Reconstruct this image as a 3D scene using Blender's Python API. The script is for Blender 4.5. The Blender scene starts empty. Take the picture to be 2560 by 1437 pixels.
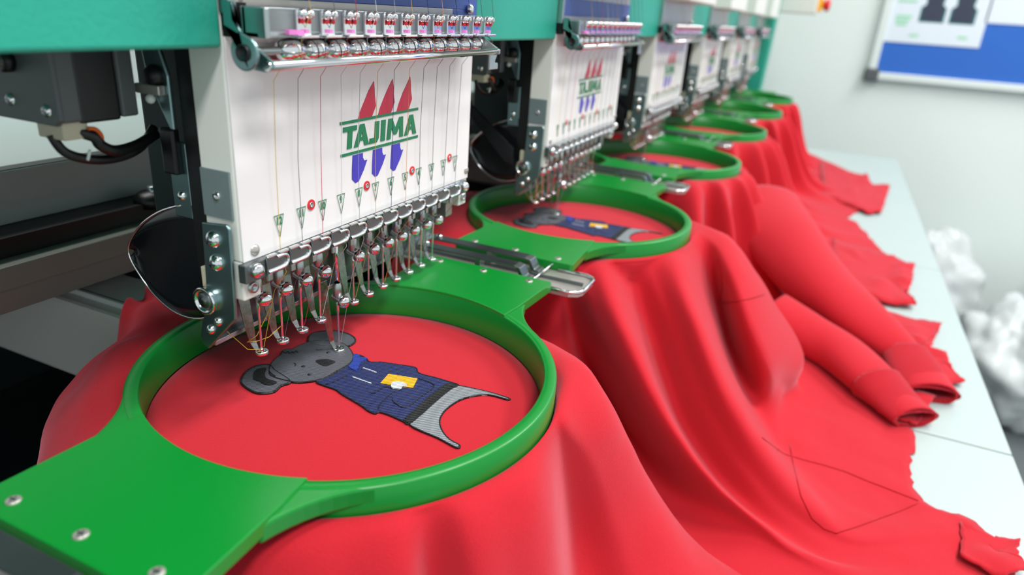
import bpy, math, random
from mathutils import Vector, Matrix, noise

random.seed(7)
SC = bpy.context.scene
COL = SC.collection
PITCH = 0.35581          # head spacing along the machine
NEEDLE_Y = 0.0346

# ------------------------------------------------------------------ camera
cam_data = bpy.data.cameras.new('camera')
cam = bpy.data.objects.new('camera', cam_data)
COL.objects.link(cam)
fw = Vector((0.85239, 0.36359, -0.37581)); rt = Vector((0.41567, -0.90718, 0.06512)); up = Vector((0.31725, 0.21171, 0.92441))
m = Matrix((rt, up, -fw)).transposed().to_4x4()
m.translation = Vector((-0.26059, -0.19825, 0.17468))
cam.matrix_world = m
cam_data.sensor_fit = 'HORIZONTAL'
cam_data.sensor_width = 36.0
cam_data.lens = 24.127
cam_data.clip_start = 0.01
cam_data.clip_end = 60
cam_data.dof.use_dof = True
cam_data.dof.focus_distance = 0.36
cam_data.dof.aperture_fstop = 6.5
SC.camera = cam

# ------------------------------------------------------------------ world, lamps, exposure
world = bpy.data.worlds.new('room_light')
SC.world = world
world.use_nodes = True
bg = world.node_tree.nodes['Background']
bg.inputs[0].default_value = (0.80, 0.88, 0.90, 1)
bg.inputs[1].default_value = 0.72

def area_lamp(name, loc, target, size, power, color=(1, 1, 1)):
    d = bpy.data.lights.new(name, 'AREA')
    d.shape = 'RECTANGLE'; d.size = size[0]; d.size_y = size[1]
    d.energy = power; d.color = color
    o = bpy.data.objects.new(name, d)
    COL.objects.link(o)
    o.location = loc
    o.rotation_euler = (Vector(target) - Vector(loc)).to_track_quat('-Z', 'Y').to_euler()
    return o

area_lamp('ceiling_lamp', (0.50, -0.72, 1.75), (0.50, -0.72, 0), (0.6, 0.25), 19, (1.0, 0.985, 0.96))
area_lamp('ceiling_lamp', (1.75, -1.25, 1.75), (1.75, -1.25, 0), (1.2, 0.3), 40, (1.0, 0.99, 0.97))
area_lamp('ceiling_lamp', (-0.95, -0.85, 1.60), (-0.95, -0.85, 0), (0.9, 0.3), 29, (1.0, 0.99, 0.97))
area_lamp('ceiling_lamp', (0.20, 1.35, 1.75), (0.20, 1.35, 0), (1.2, 0.3), 16, (1.0, 0.99, 0.97))
SC.view_settings.view_transform = 'Standard'
SC.view_settings.look = 'None'
SC.view_settings.gamma = 1.0
SC.view_settings.use_curve_mapping = False
SC.view_settings.exposure = 0.27

# ------------------------------------------------------------------ materials
def lin(c):
    return tuple((v / 255 / 12.92) if v / 255 <= 0.04045 else ((v / 255 + 0.055) / 1.055) ** 2.4 for v in c)

def mat(name, rgb, rough=0.5, metal=0.0, noise_scale=0, noise_amt=0.06, bump=0.0, bump_scale=300, spec=0.5, sheen=0.0,
        coat=0.0, transmission=0.0, alpha=1.0, emit=None, weave=None, var_rough=0.0):
    mt = bpy.data.materials.new(name)
    mt.use_nodes = True
    nt = mt.node_tree; N = nt.nodes; Lk = nt.links
    b = N['Principled BSDF']
    c = lin(rgb)
    b.inputs['Base Color'].default_value = (*c, 1)
    b.inputs['Roughness'].default_value = rough
    b.inputs['Metallic'].default_value = metal
    b.inputs['Specular IOR Level'].default_value = spec
    if sheen:
        b.inputs['Sheen Weight'].default_value = sheen
        b.inputs['Sheen Roughness'].default_value = 0.45
        b.inputs['Sheen Tint'].default_value = (1.0, 0.55, 0.66, 1)
    if coat:
        b.inputs['Coat Weight'].default_value = coat
        b.inputs['Coat Roughness'].default_value = 0.06
    if transmission:
        b.inputs['Transmission Weight'].default_value = transmission
    if alpha < 1:
        b.inputs['Alpha'].default_value = alpha
    if emit:
        b.inputs['Emission Color'].default_value = (*lin(rgb), 1)
        b.inputs['Emission Strength'].default_value = emit
    tc = N.new('ShaderNodeTexCoord')
    if noise_scale:
        n = N.new('ShaderNodeTexNoise'); n.inputs['Scale'].default_value = noise_scale; n.inputs['Detail'].default_value = 4
        Lk.new(tc.outputs['Object'], n.inputs['Vector'])
        mx = N.new('ShaderNodeMix'); mx.data_type = 'RGBA'
        mx.inputs['A'].default_value = (*[v * (1 - noise_amt) for v in c], 1)
        mx.inputs['B'].default_value = (*[min(1, v * (1 + noise_amt)) for v in c], 1)
        Lk.new(n.outputs['Fac'], mx.inputs['Factor'])
        Lk.new(mx.outputs['Result'], b.inputs['Base Color'])
        if var_rough:
            mr = N.new('ShaderNodeMapRange')
            mr.inputs['To Min'].default_value = max(0.02, rough - var_rough); mr.inputs['To Max'].default_value = rough + var_rough
            Lk.new(n.outputs['Fac'], mr.inputs['Value']); Lk.new(mr.outputs['Result'], b.inputs['Roughness'])
    if bump:
        bp = N.new('ShaderNodeBump'); bp.inputs['Strength'].default_value = bump; bp.inputs['Distance'].default_value = 0.0006
        if weave:
            wv = N.new('ShaderNodeTexWave'); wv.wave_type = 'BANDS'; wv.bands_direction = 'DIAGONAL'
            wv.inputs['Scale'].default_value = weave; wv.inputs['Distortion'].default_value = 1.5
            wv.inputs['Detail'].default_value = 2; wv.inputs['Detail Scale'].default_value = 3
            Lk.new(tc.outputs['Object'], wv.inputs['Vector'])
            Lk.new(wv.outputs['Fac'], bp.inputs['Height'])
            mx2 = N.new('ShaderNodeMix'); mx2.data_type = 'RGBA'
            mx2.inputs['A'].default_value = (*[v * 0.62 for v in c], 1)
            mx2.inputs['B'].default_value = (*[min(1, v * 1.35) for v in c], 1)
            Lk.new(wv.outputs['Fac'], mx2.inputs['Factor'])
            Lk.new(mx2.outputs['Result'], b.inputs['Base Color'])
        else:
            n2 = N.new('ShaderNodeTexNoise'); n2.inputs['Scale'].default_value = bump_scale; n2.inputs['Detail'].default_value = 3
            Lk.new(tc.outputs['Object'], n2.inputs['Vector'])
            Lk.new(n2.outputs['Fac'], bp.inputs['Height'])
        Lk.new(bp.outputs['Normal'], b.inputs['Normal'])
    return mt

M = {
 'teal': mat('teal_hammered_paint', (33, 158, 136), 0.42, noise_scale=30, noise_amt=0.05, bump=0.35, bump_scale=420),
 'white': mat('white_paint', (226, 228, 222), 0.45, noise_scale=14, noise_amt=0.02),
 'plate': mat('white_plate', (232, 228, 228), 0.22, noise_scale=9, noise_amt=0.015, coat=0.4),
 'chrome': mat('chrome', (240, 240, 242), 0.12, 1.0, noise_scale=90, noise_amt=0.04, var_rough=0.04),
 'steel': mat('brushed_steel', (186, 192, 193), 0.34, 1.0, noise_scale=60, noise_amt=0.08, var_rough=0.08),
 'darksteel': mat('dark_steel', (128, 134, 136), 0.36, 1.0, noise_scale=40, noise_amt=0.12, var_rough=0.08),
 'tealsteel': mat('blued_steel', (140, 168, 170), 0.32, 1.0, noise_scale=50, noise_amt=0.1),
 'satin': mat('satin_steel', (134, 150, 153), 0.42, 0.45, noise_scale=50, noise_amt=0.1),
 'footsteel': mat('worn_foot_steel', (150, 148, 146), 0.28, 1.0, noise_scale=400, noise_amt=0.35, var_rough=0.1),
 'grey': mat('grey_machine_paint', (92, 96, 98), 0.5, 0.3, noise_scale=25, noise_amt=0.08),
 'black': mat('black_plastic', (14, 15, 17), 0.4, noise_scale=30, noise_amt=0.1),
 'shield': mat('smoked_black_plastic', (20, 23, 26), 0.18, noise_scale=40, noise_amt=0.1),
 'green': mat('green_hoop_plastic', (2, 128, 42), 0.32, noise_scale=20, noise_amt=0.03, bump=0.05, bump_scale=900),
 'fleece': mat('red_fleece', (190, 32, 44), 0.85, noise_scale=900, noise_amt=0.10, bump=0.35, bump_scale=1500, spec=0.15, sheen=0.30),
 'fleecerib': mat('red_rib_knit', (182, 30, 42), 0.9, bump=0.5, weave=260, spec=0.1, sheen=0.3),
 'seam': mat('red_seam_thread', (166, 22, 32), 0.9, noise_scale=600, noise_amt=0.1, spec=0.1, sheen=0.2),
 'navy': mat('navy_stitching', (20, 34, 88), 0.55, bump=0.6, weave=290),
 'blue': mat('bright_blue_stitching', (30, 58, 150), 0.5, bump=0.6, weave=290),
 'koala': mat('grey_stitching', (82, 84, 92), 0.5, bump=0.4, weave=330),
 'koala2': mat('silver_grey_stitching', (132, 136, 142), 0.45, bump=0.5, weave=290),
 'blackthread': mat('black_thread', (16, 16, 20), 0.5, bump=0.5, weave=290),
 'yellow': mat('golden_stitching', (238, 172, 32), 0.45, bump=0.5, weave=290),
 'silver': mat('white_stitching', (205, 210, 215), 0.4, bump=0.4, weave=290),
 'printgreen': mat('green_print', (14, 122, 78), 0.35, noise_scale=40, noise_amt=0.03),
 'printred': mat('crimson_print', (198, 30, 66), 0.35, noise_scale=40, noise_amt=0.03),
 'printblue': mat('violet_blue_print', (66, 56, 182), 0.35, noise_scale=40, noise_amt=0.03),
 'redring': mat('red_plastic', (214, 34, 44), 0.35, noise_scale=40, noise_amt=0.03),
 'clear': mat('clear_acrylic', (235, 238, 240), 0.06, transmission=0.9, noise_scale=30, noise_amt=0.01),
 'table': mat('white_laminate', (172, 186, 184), 0.4, noise_scale=12, noise_amt=0.015),
 'wall': mat('pale_wall_paint', (228, 236, 233), 0.8, noise_scale=3, noise_amt=0.02, bump=0.05, bump_scale=80),
 'floor': mat('grey_floor', (96, 102, 106), 0.55, noise_scale=6, noise_amt=0.08),
 'alu': mat('grey_aluminium', (158, 166, 166), 0.45, 0.1, noise_scale=20, noise_amt=0.05),
 'whitealu': mat('white_profile', (220, 228, 226), 0.4, noise_scale=20, noise_amt=0.03),  # also paints the lit beam top and the sheen of the arm plates
 'brownalu': mat('bronze_grey_profile', (136, 138, 130), 0.45, 0.2, noise_scale=20, noise_amt=0.06),
 'rear': mat('dark_teal_cover', (16, 40, 40), 0.6, noise_scale=20, noise_amt=0.1),
 'felt': mat('blue_felt', (48, 104, 194), 0.9, noise_scale=300, noise_amt=0.08, bump=0.2, bump_scale=600),
 'paper': mat('white_paper', (222, 230, 240), 0.7, noise_scale=10, noise_amt=0.02),
 'inkdark': mat('dark_grey_ink', (52, 58, 78), 0.7, noise_scale=60, noise_amt=0.1),
 'inkteal': mat('teal_ink', (20, 104, 110), 0.7, noise_scale=60, noise_amt=0.05),
 'inkgreen': mat('pale_green_ink', (150, 214, 172), 0.7, noise_scale=60, noise_amt=0.05),
 'bag': mat('clear_plastic_bag', (216, 221, 221), 0.4, noise_scale=8, noise_amt=0.06, bump=0.2, bump_scale=40, transmission=0.12),
 'bluepanel': mat('blue_panel', (66, 92, 168), 0.35, noise_scale=20, noise_amt=0.05),
 'silverpanel': mat('silver_panel', (186, 182, 176), 0.3, 0.6, noise_scale=40, noise_amt=0.06),
 'cream': mat('cream_connector', (196, 190, 166), 0.5, noise_scale=40, noise_amt=0.04),
 'orange': mat('orange_wire', (210, 92, 30), 0.5, noise_scale=40, noise_amt=0.04),
 'pinkpad': mat('pink_felt_pad', (214, 120, 190), 0.8, noise_scale=200, noise_amt=0.1),
 'yellowplastic': mat('yellow_plastic', (240, 176, 40), 0.4, noise_scale=40, noise_amt=0.03),
}
THREADS = [('yellow', (214, 176, 60)), ('grey', (96, 96, 92)), ('crimson', (196, 30, 54)), ('white', (206, 206, 204)),
           ('pale_grey', (170, 170, 170)), ('ochre', (214, 164, 84)), ('navy', (36, 40, 104)), ('orange', (226, 146, 70)),
           ('black', (24, 24, 28)), ('charcoal', (48, 48, 54)), ('slate', (66, 66, 80)), ('smoke', (90, 90, 98))]
TM = [mat(n + '_thread', c, 0.5, noise_scale=200, noise_amt=0.1) for n, c in THREADS]

# ------------------------------------------------------------------ mesh builder
class MB:
    def __init__(s):
        s.v = []; s.f = []; s.sm = []
    def add(s, vs, fs, smooth=False):
        o = len(s.v)
        s.v += [tuple(p) for p in vs]
        s.f += [tuple(i + o for i in f) for f in fs]
        s.sm += [smooth] * len(fs)
        return s
    def box(s, x0, x1, y0, y1, z0, z1):
        vs = [(x, y, z) for z in (z0, z1) for y in (y0, y1) for x in (x0, x1)]
        return s.add(vs, [(0, 2, 3, 1), (4, 5, 7, 6), (0, 1, 5, 4), (2, 6, 7, 3), (0, 4, 6, 2), (1, 3, 7, 5)])
    def prism(s, poly, axis, a, b):
        """poly: 2-D outline; axis: extrusion axis. 'x': (y,z), 'y': (x,z), 'z': (x,y)"""
        area = sum(poly[i][0] * poly[(i + 1) % len(poly)][1] - poly[(i + 1) % len(poly)][0] * poly[i][1] for i in range(len(poly)))
        if area < 0: poly = poly[::-1]
        def P(p, t):
            return {'x': (t, p[0], p[1]), 'y': (p[0], t, p[1]), 'z': (p[0], p[1], t)}[axis]
        n = len(poly)
        if axis == 'y': a, b = max(a, b), min(a, b)
        else: a, b = min(a, b), max(a, b)
        vs = [P(p, a) for p in poly] + [P(p, b) for p in poly]
        fs = [tuple(range(n - 1, -1, -1)), tuple(range(n, 2 * n))] + [(i, (i + 1) % n, n + (i + 1) % n, n + i) for i in range(n)]
        return s.add(vs, fs)
    def frame(s, d):
        d = Vector(d).normalized()
        a = Vector((0, 0, 1)) if abs(d.z) < 0.9 else Vector((1, 0, 0))
        u = d.cross(a).normalized(); w = d.cross(u)
        return u, w
    def tube(s, path, r, n=8, cap=True):
        path = [Vector(p) for p in path]
        R = r if isinstance(r, (list, tuple)) else [r] * len(path)
        vs = []; fs = []
        u = None
        for i, p in enumerate(path):
            d = (path[min(i + 1, len(path) - 1)] - path[max(i - 1, 0)]).normalized()
            if u is None:
                u, w = s.frame(d)
            else:
                u = (u - d * u.dot(d)).normalized(); w = d.cross(u)
            for k in range(n):
                t = 2 * math.pi * k / n
                vs.append(p + R[i] * (math.cos(t) * u + math.sin(t) * w))
        for i in range(len(path) - 1):
            for k in range(n):
                k2 = (k + 1) % n
                fs.append((i * n + k, i * n + k2, (i + 1) * n + k2, (i + 1) * n + k))
        s.add(vs, fs, True)
        if cap:
            o = len(s.v) - len(vs)
            s.f.append(tuple(o + k for k in range(n - 1, -1, -1))); s.sm.append(False)
            o2 = o + (len(path) - 1) * n
            s.f.append(tuple(o2 + k for k in range(n))); s.sm.append(False)
        return s
    def lathe(s, prof, origin, axis, n=20, smooth=True):
        """prof: [(radius, along)]"""
        o = Vector(origin); d = Vector(axis).normalized(); u, w = s.frame(d)
        vs = []; fs = []
        for r, t in prof:
            for k in range(n):
                a = 2 * math.pi * k / n
                vs.append(o + d * t + max(r, 1e-6) * (math.cos(a) * u + math.sin(a) * w))
        for i in range(len(prof) - 1):
            for k in range(n):
                k2 = (k + 1) % n
                fs.append((i * n + k, i * n + k2, (i + 1) * n + k2, (i + 1) * n + k))
        return s.add(vs, fs, smooth)
    def ball(s, c, r, n=12, sx=1, sy=1, sz=1):
        vs = []; fs = []; h = n // 2
        for i in range(h + 1):
            p = math.pi * i / h
            for k in range(n):
                t = 2 * math.pi * k / n
                vs.append((c[0] + sx * r * math.sin(p) * math.cos(t), c[1] + sy * r * math.sin(p) * math.sin(t), c[2] + sz * r * math.cos(p)))
        for i in range(h):
            for k in range(n):
                k2 = (k + 1) % n
                fs.append((i * n + k, (i + 1) * n + k, (i + 1) * n + k2, i * n + k2))
        return s.add(vs, fs, True)
    def torus(s, c, axis, R, r, n=24, k=8, a0=0.0, a1=2 * math.pi):
        d = Vector(axis).normalized(); u, w = s.frame(d); c = Vector(c)
        pts = [c + R * (math.cos(a0 + (a1 - a0) * i / n) * u + math.sin(a0 + (a1 - a0) * i / n) * w) for i in range(n + 1)]
        return s.tube(pts, r, k, True)
    def build(s, name, material, parent=None, bevel=0, offset=None):
        me = bpy.data.meshes.new(name)
        me.from_pydata(s.v, [], s.f)
        me.polygons.foreach_set('use_smooth', s.sm)
        me.update()
        return link(name, me, material, parent, bevel, offset)

def link(name, me, material, parent=None, bevel=0, offset=None):
    if material is not None and not me.materials:
        me.materials.append(material)
    o = bpy.data.objects.new(name, me)
    COL.objects.link(o)
    if parent is not None:
        o.parent = parent
        if parent.parent is None and parent.type == 'EMPTY':
            o.location = -Vector(parent.location)
    if bevel:
        b = o.modifiers.new('edge', 'BEVEL'); b.width = bevel; b.segments = 2; b.limit_method = 'ANGLE'; b.angle_limit = 0.7
    return o

def thing(name, loc, label, category, group=None):
    o = bpy.data.objects.new(name, None)
    o.empty_display_size = 0.02
    COL.objects.link(o)
    o.location = loc
    tag(o, label, category, group)
    return o

def tag(o, label=None, category=None, group=None, kind=None):
    if label: o['label'] = label
    if category: o['category'] = category
    if group: o['group'] = group
    if kind: o['kind'] = kind
    return o

def copy_tree(o, parent=None, skip=()):
    c = o.copy(); COL.objects.link(c); c.parent = parent
    for ch in CH.get(o.name, ()):
        if ch.name.split('.')[0] not in skip:
            copy_tree(ch, c, skip)
    return c

CH = {}
def index_children():
    CH.clear()
    for o in bpy.data.objects:
        if o.parent: CH.setdefault(o.parent.name, []).append(o)

def catmull(pts, n, closed=False):
    """resample a list of points with n steps per span"""
    P = [Vector(p) for p in pts]; m_ = len(P); out = []
    spans = m_ if closed else m_ - 1
    for i in range(spans):
        if closed:
            p0, p1, p2, p3 = P[(i - 1) % m_], P[i], P[(i + 1) % m_], P[(i + 2) % m_]
        else:
            p0, p1, p2, p3 = P[max(i - 1, 0)], P[i], P[i + 1], P[min(i + 2, m_ - 1)]
        for k in range(n):
            t = k / n
            out.append(0.5 * ((2 * p1) + (p2 - p0) * t + (2 * p0 - 5 * p1 + 4 * p2 - p3) * t * t + (3 * p1 - p0 - 3 * p2 + p3) * t ** 3))
    if not closed: out.append(P[-1])
    return out

def resample(pts, count):
    P = catmull(pts, 12)
    d = [0.0]
    for a, b in zip(P, P[1:]): d.append(d[-1] + (b - a).length)
    out = []; j = 0
    for i in range(count):
        t = d[-1] * i / (count - 1)
        while j < len(P) - 2 and d[j + 1] < t: j += 1
        seg = d[j + 1] - d[j]
        out.append(P[j].lerp(P[j + 1], 0 if seg == 0 else min(1, (t - d[j]) / seg)))
    return out

def text_mesh(txt, size, name):
    cu = bpy.data.curves.new('lettering', 'FONT')
    cu.body = txt; cu.size = size; cu.align_x = 'CENTER'; cu.align_y = 'CENTER'; cu.extrude = 0.00004; cu.resolution_u = 3
    cu.offset = 0.00012
    o = bpy.data.objects.new('lettering', cu)
    COL.objects.link(o)
    dg = bpy.context.evaluated_depsgraph_get()
    me = bpy.data.meshes.new_from_object(o.evaluated_get(dg))
    bpy.data.objects.remove(o); bpy.data.curves.remove(cu)
    me.name = name
    return me

# ------------------------------------------------------------------ measured outlines (metres)
GARMENT_RAILS = {
 1: [
  [(0.107, 0.03, -0.012), (0.118, 0.03, -0.04), (0.128, 0.03, -0.1), (0.135, 0.03, -0.15), (0.137, 0.03, -0.158)],
  [(0.107, -0.0, -0.012), (0.12, -0.002, -0.035), (0.135, -0.01, -0.09), (0.15, -0.03, -0.145), (0.16, -0.05, -0.158)],
  [(0.098, -0.042, -0.011), (0.113, -0.058, -0.022), (0.125, -0.085, -0.06), (0.135, -0.12, -0.11), (0.135, -0.17, -0.15), (0.12, -0.23, -0.158)],
  [(0.0612, -0.0916, -0.01), (0.0706, -0.0934, -0.008), (0.0733, -0.1072, -0.012), (0.0721, -0.1226, -0.028), (0.0798, -0.1357, -0.055), (0.0868, -0.1565, -0.095), (0.0814, -0.1896, -0.13), (0.0627, -0.2285, -0.155)],
  [(0.029, -0.1033, -0.011), (0.0264, -0.1115, -0.014), (0.0368, -0.1236, -0.038), (0.0446, -0.1368, -0.075), (0.0427, -0.1559, -0.112), (0.0355, -0.1857, -0.15)],
  [(0.0104, -0.1079, -0.012), (0.0151, -0.1106, -0.022), (0.0231, -0.1136, -0.048), (0.0308, -0.1188, -0.083), (0.0277, -0.1281, -0.112), (0.0147, -0.1461, -0.15)],
  [(-0.0222, -0.1047, -0.012), (-0.0241, -0.1135, -0.016), (-0.0262, -0.1232, -0.034), (-0.0283, -0.133, -0.07), (-0.0299, -0.1409, -0.115), (-0.0312, -0.1467, -0.158)],
  [(-0.0435, -0.0977, -0.012), (-0.0472, -0.106, -0.016), (-0.0512, -0.1151, -0.034), (-0.0553, -0.1242, -0.07), (-0.0586, -0.1316, -0.115), (-0.061, -0.137, -0.158)],
  [(-0.0567, -0.0907, -0.012), (-0.0615, -0.0984, -0.016), (-0.0668, -0.1069, -0.034), (-0.0721, -0.1153, -0.07), (-0.0763, -0.1221, -0.115), (-0.0795, -0.1272, -0.158)],
  [(-0.0659, -0.0843, -0.012), (-0.069, -0.0883, -0.024), (-0.0714, -0.0914, -0.05), (-0.0739, -0.0946, -0.085), (-0.0776, -0.0993, -0.12), (-0.08, -0.1024, -0.158)],
  [(-0.0757, -0.0757, -0.012), (-0.082, -0.082, -0.016), (-0.0891, -0.0891, -0.034), (-0.0962, -0.0962, -0.07), (-0.1018, -0.1018, -0.115), (-0.1061, -0.1061, -0.158)],
  [(-0.0866, -0.0629, -0.012), (-0.0938, -0.0682, -0.016), (-0.1019, -0.0741, -0.034), (-0.11, -0.0799, -0.07), (-0.1165, -0.0846, -0.115), (-0.1214, -0.0882, -0.158)],
  [(-0.098, -0.045, -0.012), (-0.108, -0.055, -0.022), (-0.122, -0.065, -0.06), (-0.13, -0.07, -0.12), (-0.135, -0.07, -0.158)],
  [(-0.107, -0.015, -0.012), (-0.122, -0.015, -0.025), (-0.134, -0.015, -0.07), (-0.138, -0.015, -0.12), (-0.14, -0.015, -0.158)],
  [(-0.104, 0.03, -0.012), (-0.118, 0.04, -0.018), (-0.134, 0.06, -0.05), (-0.142, 0.07, -0.11), (-0.145, 0.075, -0.158)],
  [(-0.0766, 0.0783, -0.012), (-0.0802, 0.0841, -0.013), (-0.0873, 0.0971, -0.02), (-0.0898, 0.1269, -0.045), (-0.0898, 0.1329, -0.09), (-0.0898, 0.1339, -0.145)],
  [(-0.0608, 0.096, -0.012), (-0.0618, 0.1055, -0.012), (-0.0624, 0.1281, -0.022), (-0.0569, 0.1646, -0.05), (-0.0569, 0.1706, -0.09), (-0.0569, 0.1716, -0.145)],
  [(-0.0409, 0.1128, -0.012), (-0.0403, 0.1241, -0.011), (-0.0416, 0.1371, -0.016), (-0.0358, 0.1664, -0.04), (-0.0358, 0.1724, -0.09), (-0.0358, 0.1734, -0.145)],
  [(-0.0178, 0.1234, -0.012), (-0.0135, 0.1366, -0.01), (-0.0069, 0.1537, -0.013), (-0.0058, 0.1662, -0.022), (-0.0018, 0.1782, -0.0225)],
  [(0.0033, 0.1286, -0.012), (0.0085, 0.1426, -0.01), (0.0171, 0.1652, -0.012), (0.0213, 0.1798, -0.019), (0.0253, 0.1918, -0.0225)],
  [(0.03, 0.103, -0.012), (0.032, 0.125, -0.01), (0.034, 0.145, -0.013), (0.035, 0.165, -0.016), (0.036, 0.18, -0.02)],
  [(0.075, 0.077, -0.012), (0.085, 0.095, -0.014), (0.098, 0.115, -0.03), (0.105, 0.13, -0.07), (0.107, 0.135, -0.12), (0.107, 0.135, -0.158)],
 ],
 2: [
  [(0.4628, 0.03, -0.012), (0.4738, 0.03, -0.04), (0.4838, 0.03, -0.1), (0.4908, 0.03, -0.15), (0.4928, 0.03, -0.158)],
  [(0.4628, -0.0, -0.012), (0.4758, -0.002, -0.035), (0.4908, -0.01, -0.09), (0.5058, -0.03, -0.145), (0.5158, -0.05, -0.158)],
  [(0.4408, -0.065, -0.012), (0.4658, -0.08, -0.03), (0.4858, -0.11, -0.07), (0.5058, -0.15, -0.12), (0.5158, -0.2, -0.15), (0.5258, -0.25, -0.158)],
  [(0.4245, -0.0977, -0.011), (0.4129, -0.1212, -0.012), (0.4138, -0.1405, -0.02), (0.4171, -0.1649, -0.045), (0.4269, -0.1909, -0.08), (0.4321, -0.2141, -0.108), (0.4213, -0.2264, -0.126), (0.4164, -0.225, -0.15), (0.4058, -0.2428, -0.1575), (0.4111, -0.2864, -0.158), (0.395, -0.327, -0.158)],
  [(0.3995, -0.103, -0.012), (0.3873, -0.1242, -0.016), (0.3513, -0.1511, -0.035), (0.3237, -0.1741, -0.062), (0.3193, -0.1993, -0.098), (0.3525, -0.2124, -0.135), (0.3639, -0.2223, -0.153), (0.3362, -0.259, -0.1575), (0.3158, -0.3231, -0.157)],
  [(0.3647, -0.1034, -0.012), (0.3727, -0.1184, -0.029), (0.3751, -0.14, -0.074), (0.3424, -0.1712, -0.119), (0.3051, -0.2092, -0.15), (0.2658, -0.2482, -0.156), (0.2645, -0.2839, -0.157), (0.2709, -0.3293, -0.157)],
  [(0.3223, -0.0924, -0.012), (0.3029, -0.1078, -0.016), (0.2593, -0.1388, -0.042), (0.2263, -0.1752, -0.08), (0.2155, -0.2107, -0.115), (0.2066, -0.2471, -0.14), (0.2057, -0.2819, -0.152), (0.2645, -0.3599, -0.156)],
  [(0.2985, -0.0805, -0.012), (0.2916, -0.0889, -0.022), (0.2617, -0.1215, -0.058), (0.2241, -0.1591, -0.098), (0.2004, -0.1977, -0.128), (0.1879, -0.236, -0.147), (0.186, -0.2797, -0.155), (0.2461, -0.3714, -0.157)],
  [(0.2799, -0.068, -0.012), (0.2835, -0.0731, -0.0265), (0.2686, -0.1005, -0.07), (0.2282, -0.139, -0.114), (0.2004, -0.1797, -0.142), (0.1768, -0.2247, -0.154), (0.1677, -0.2748, -0.156), (0.2238, -0.3817, -0.158)],
  [(0.26, -0.0532, -0.012), (0.2477, -0.0611, -0.017), (0.2066, -0.098, -0.045), (0.1796, -0.1342, -0.082), (0.1638, -0.1726, -0.115), (0.1585, -0.2127, -0.138), (0.1533, -0.2591, -0.151), (0.1661, -0.3585, -0.158)],
  [(0.246, -0.0448, -0.012), (0.2411, -0.0476, -0.022), (0.2105, -0.0791, -0.055), (0.1915, -0.1135, -0.095), (0.1768, -0.1518, -0.126), (0.1637, -0.1946, -0.146), (0.1453, -0.2452, -0.154), (0.129, -0.3259, -0.158)],
  [(0.2328, -0.0419, -0.012), (0.2409, -0.0341, -0.032), (0.2522, -0.0464, -0.085), (0.2486, -0.0745, -0.13), (0.2103, -0.1164, -0.153), (0.1563, -0.1525, -0.158), (0.1133, -0.1836, -0.1585), (0.0661, -0.2289, -0.1585)],
  [(0.2488, -0.015, -0.012), (0.2338, -0.02, -0.03), (0.2188, -0.03, -0.08), (0.2058, -0.05, -0.13), (0.1908, -0.08, -0.155), (0.1758, -0.12, -0.158)],
  [(0.2518, 0.03, -0.012), (0.2338, 0.04, -0.022), (0.2158, 0.06, -0.06), (0.2058, 0.07, -0.11), (0.2008, 0.075, -0.158)],
  [(0.2758, 0.072, -0.012), (0.2558, 0.09, -0.012), (0.2258, 0.11, -0.03), (0.2058, 0.125, -0.08), (0.2008, 0.13, -0.15)],
  [(0.3258, 0.103, -0.012), (0.3238, 0.125, -0.01), (0.3218, 0.145, -0.014), (0.3198, 0.165, -0.03), (0.3188, 0.172, -0.08), (0.3188, 0.174, -0.14)],
  [(0.3858, 0.103, -0.012), (0.3878, 0.125, -0.01), (0.3898, 0.145, -0.013), (0.3908, 0.165, -0.016), (0.3918, 0.18, -0.02)],
  [(0.4308, 0.077, -0.012), (0.4408, 0.095, -0.014), (0.4538, 0.115, -0.03), (0.4608, 0.13, -0.07), (0.4628, 0.135, -0.12), (0.4628, 0.135, -0.158)],
 ],
}
SLEEVES = {'a': [[0.778, -0.1408, -0.07, 0.05], [0.6823, -0.1813, -0.085, 0.048], [0.6087, -0.2283, -0.107, 0.042], [0.5668, -0.2721, -0.123, 0.035], [0.535, -0.311, -0.135, 0.026], [0.5196, -0.3283, -0.142, 0.021], [0.4854, -0.3414, -0.147, 0.022], [0.4554, -0.3503, -0.15, 0.022]], 'b': [[0.5181, -0.1887, -0.125, 0.03], [0.5047, -0.2257, -0.135, 0.03], [0.4838, -0.2638, -0.14, 0.028], [0.4367, -0.2982, -0.145, 0.024], [0.4139, -0.3155, -0.148, 0.02], [0.393, -0.3311, -0.149, 0.02]]}
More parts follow.
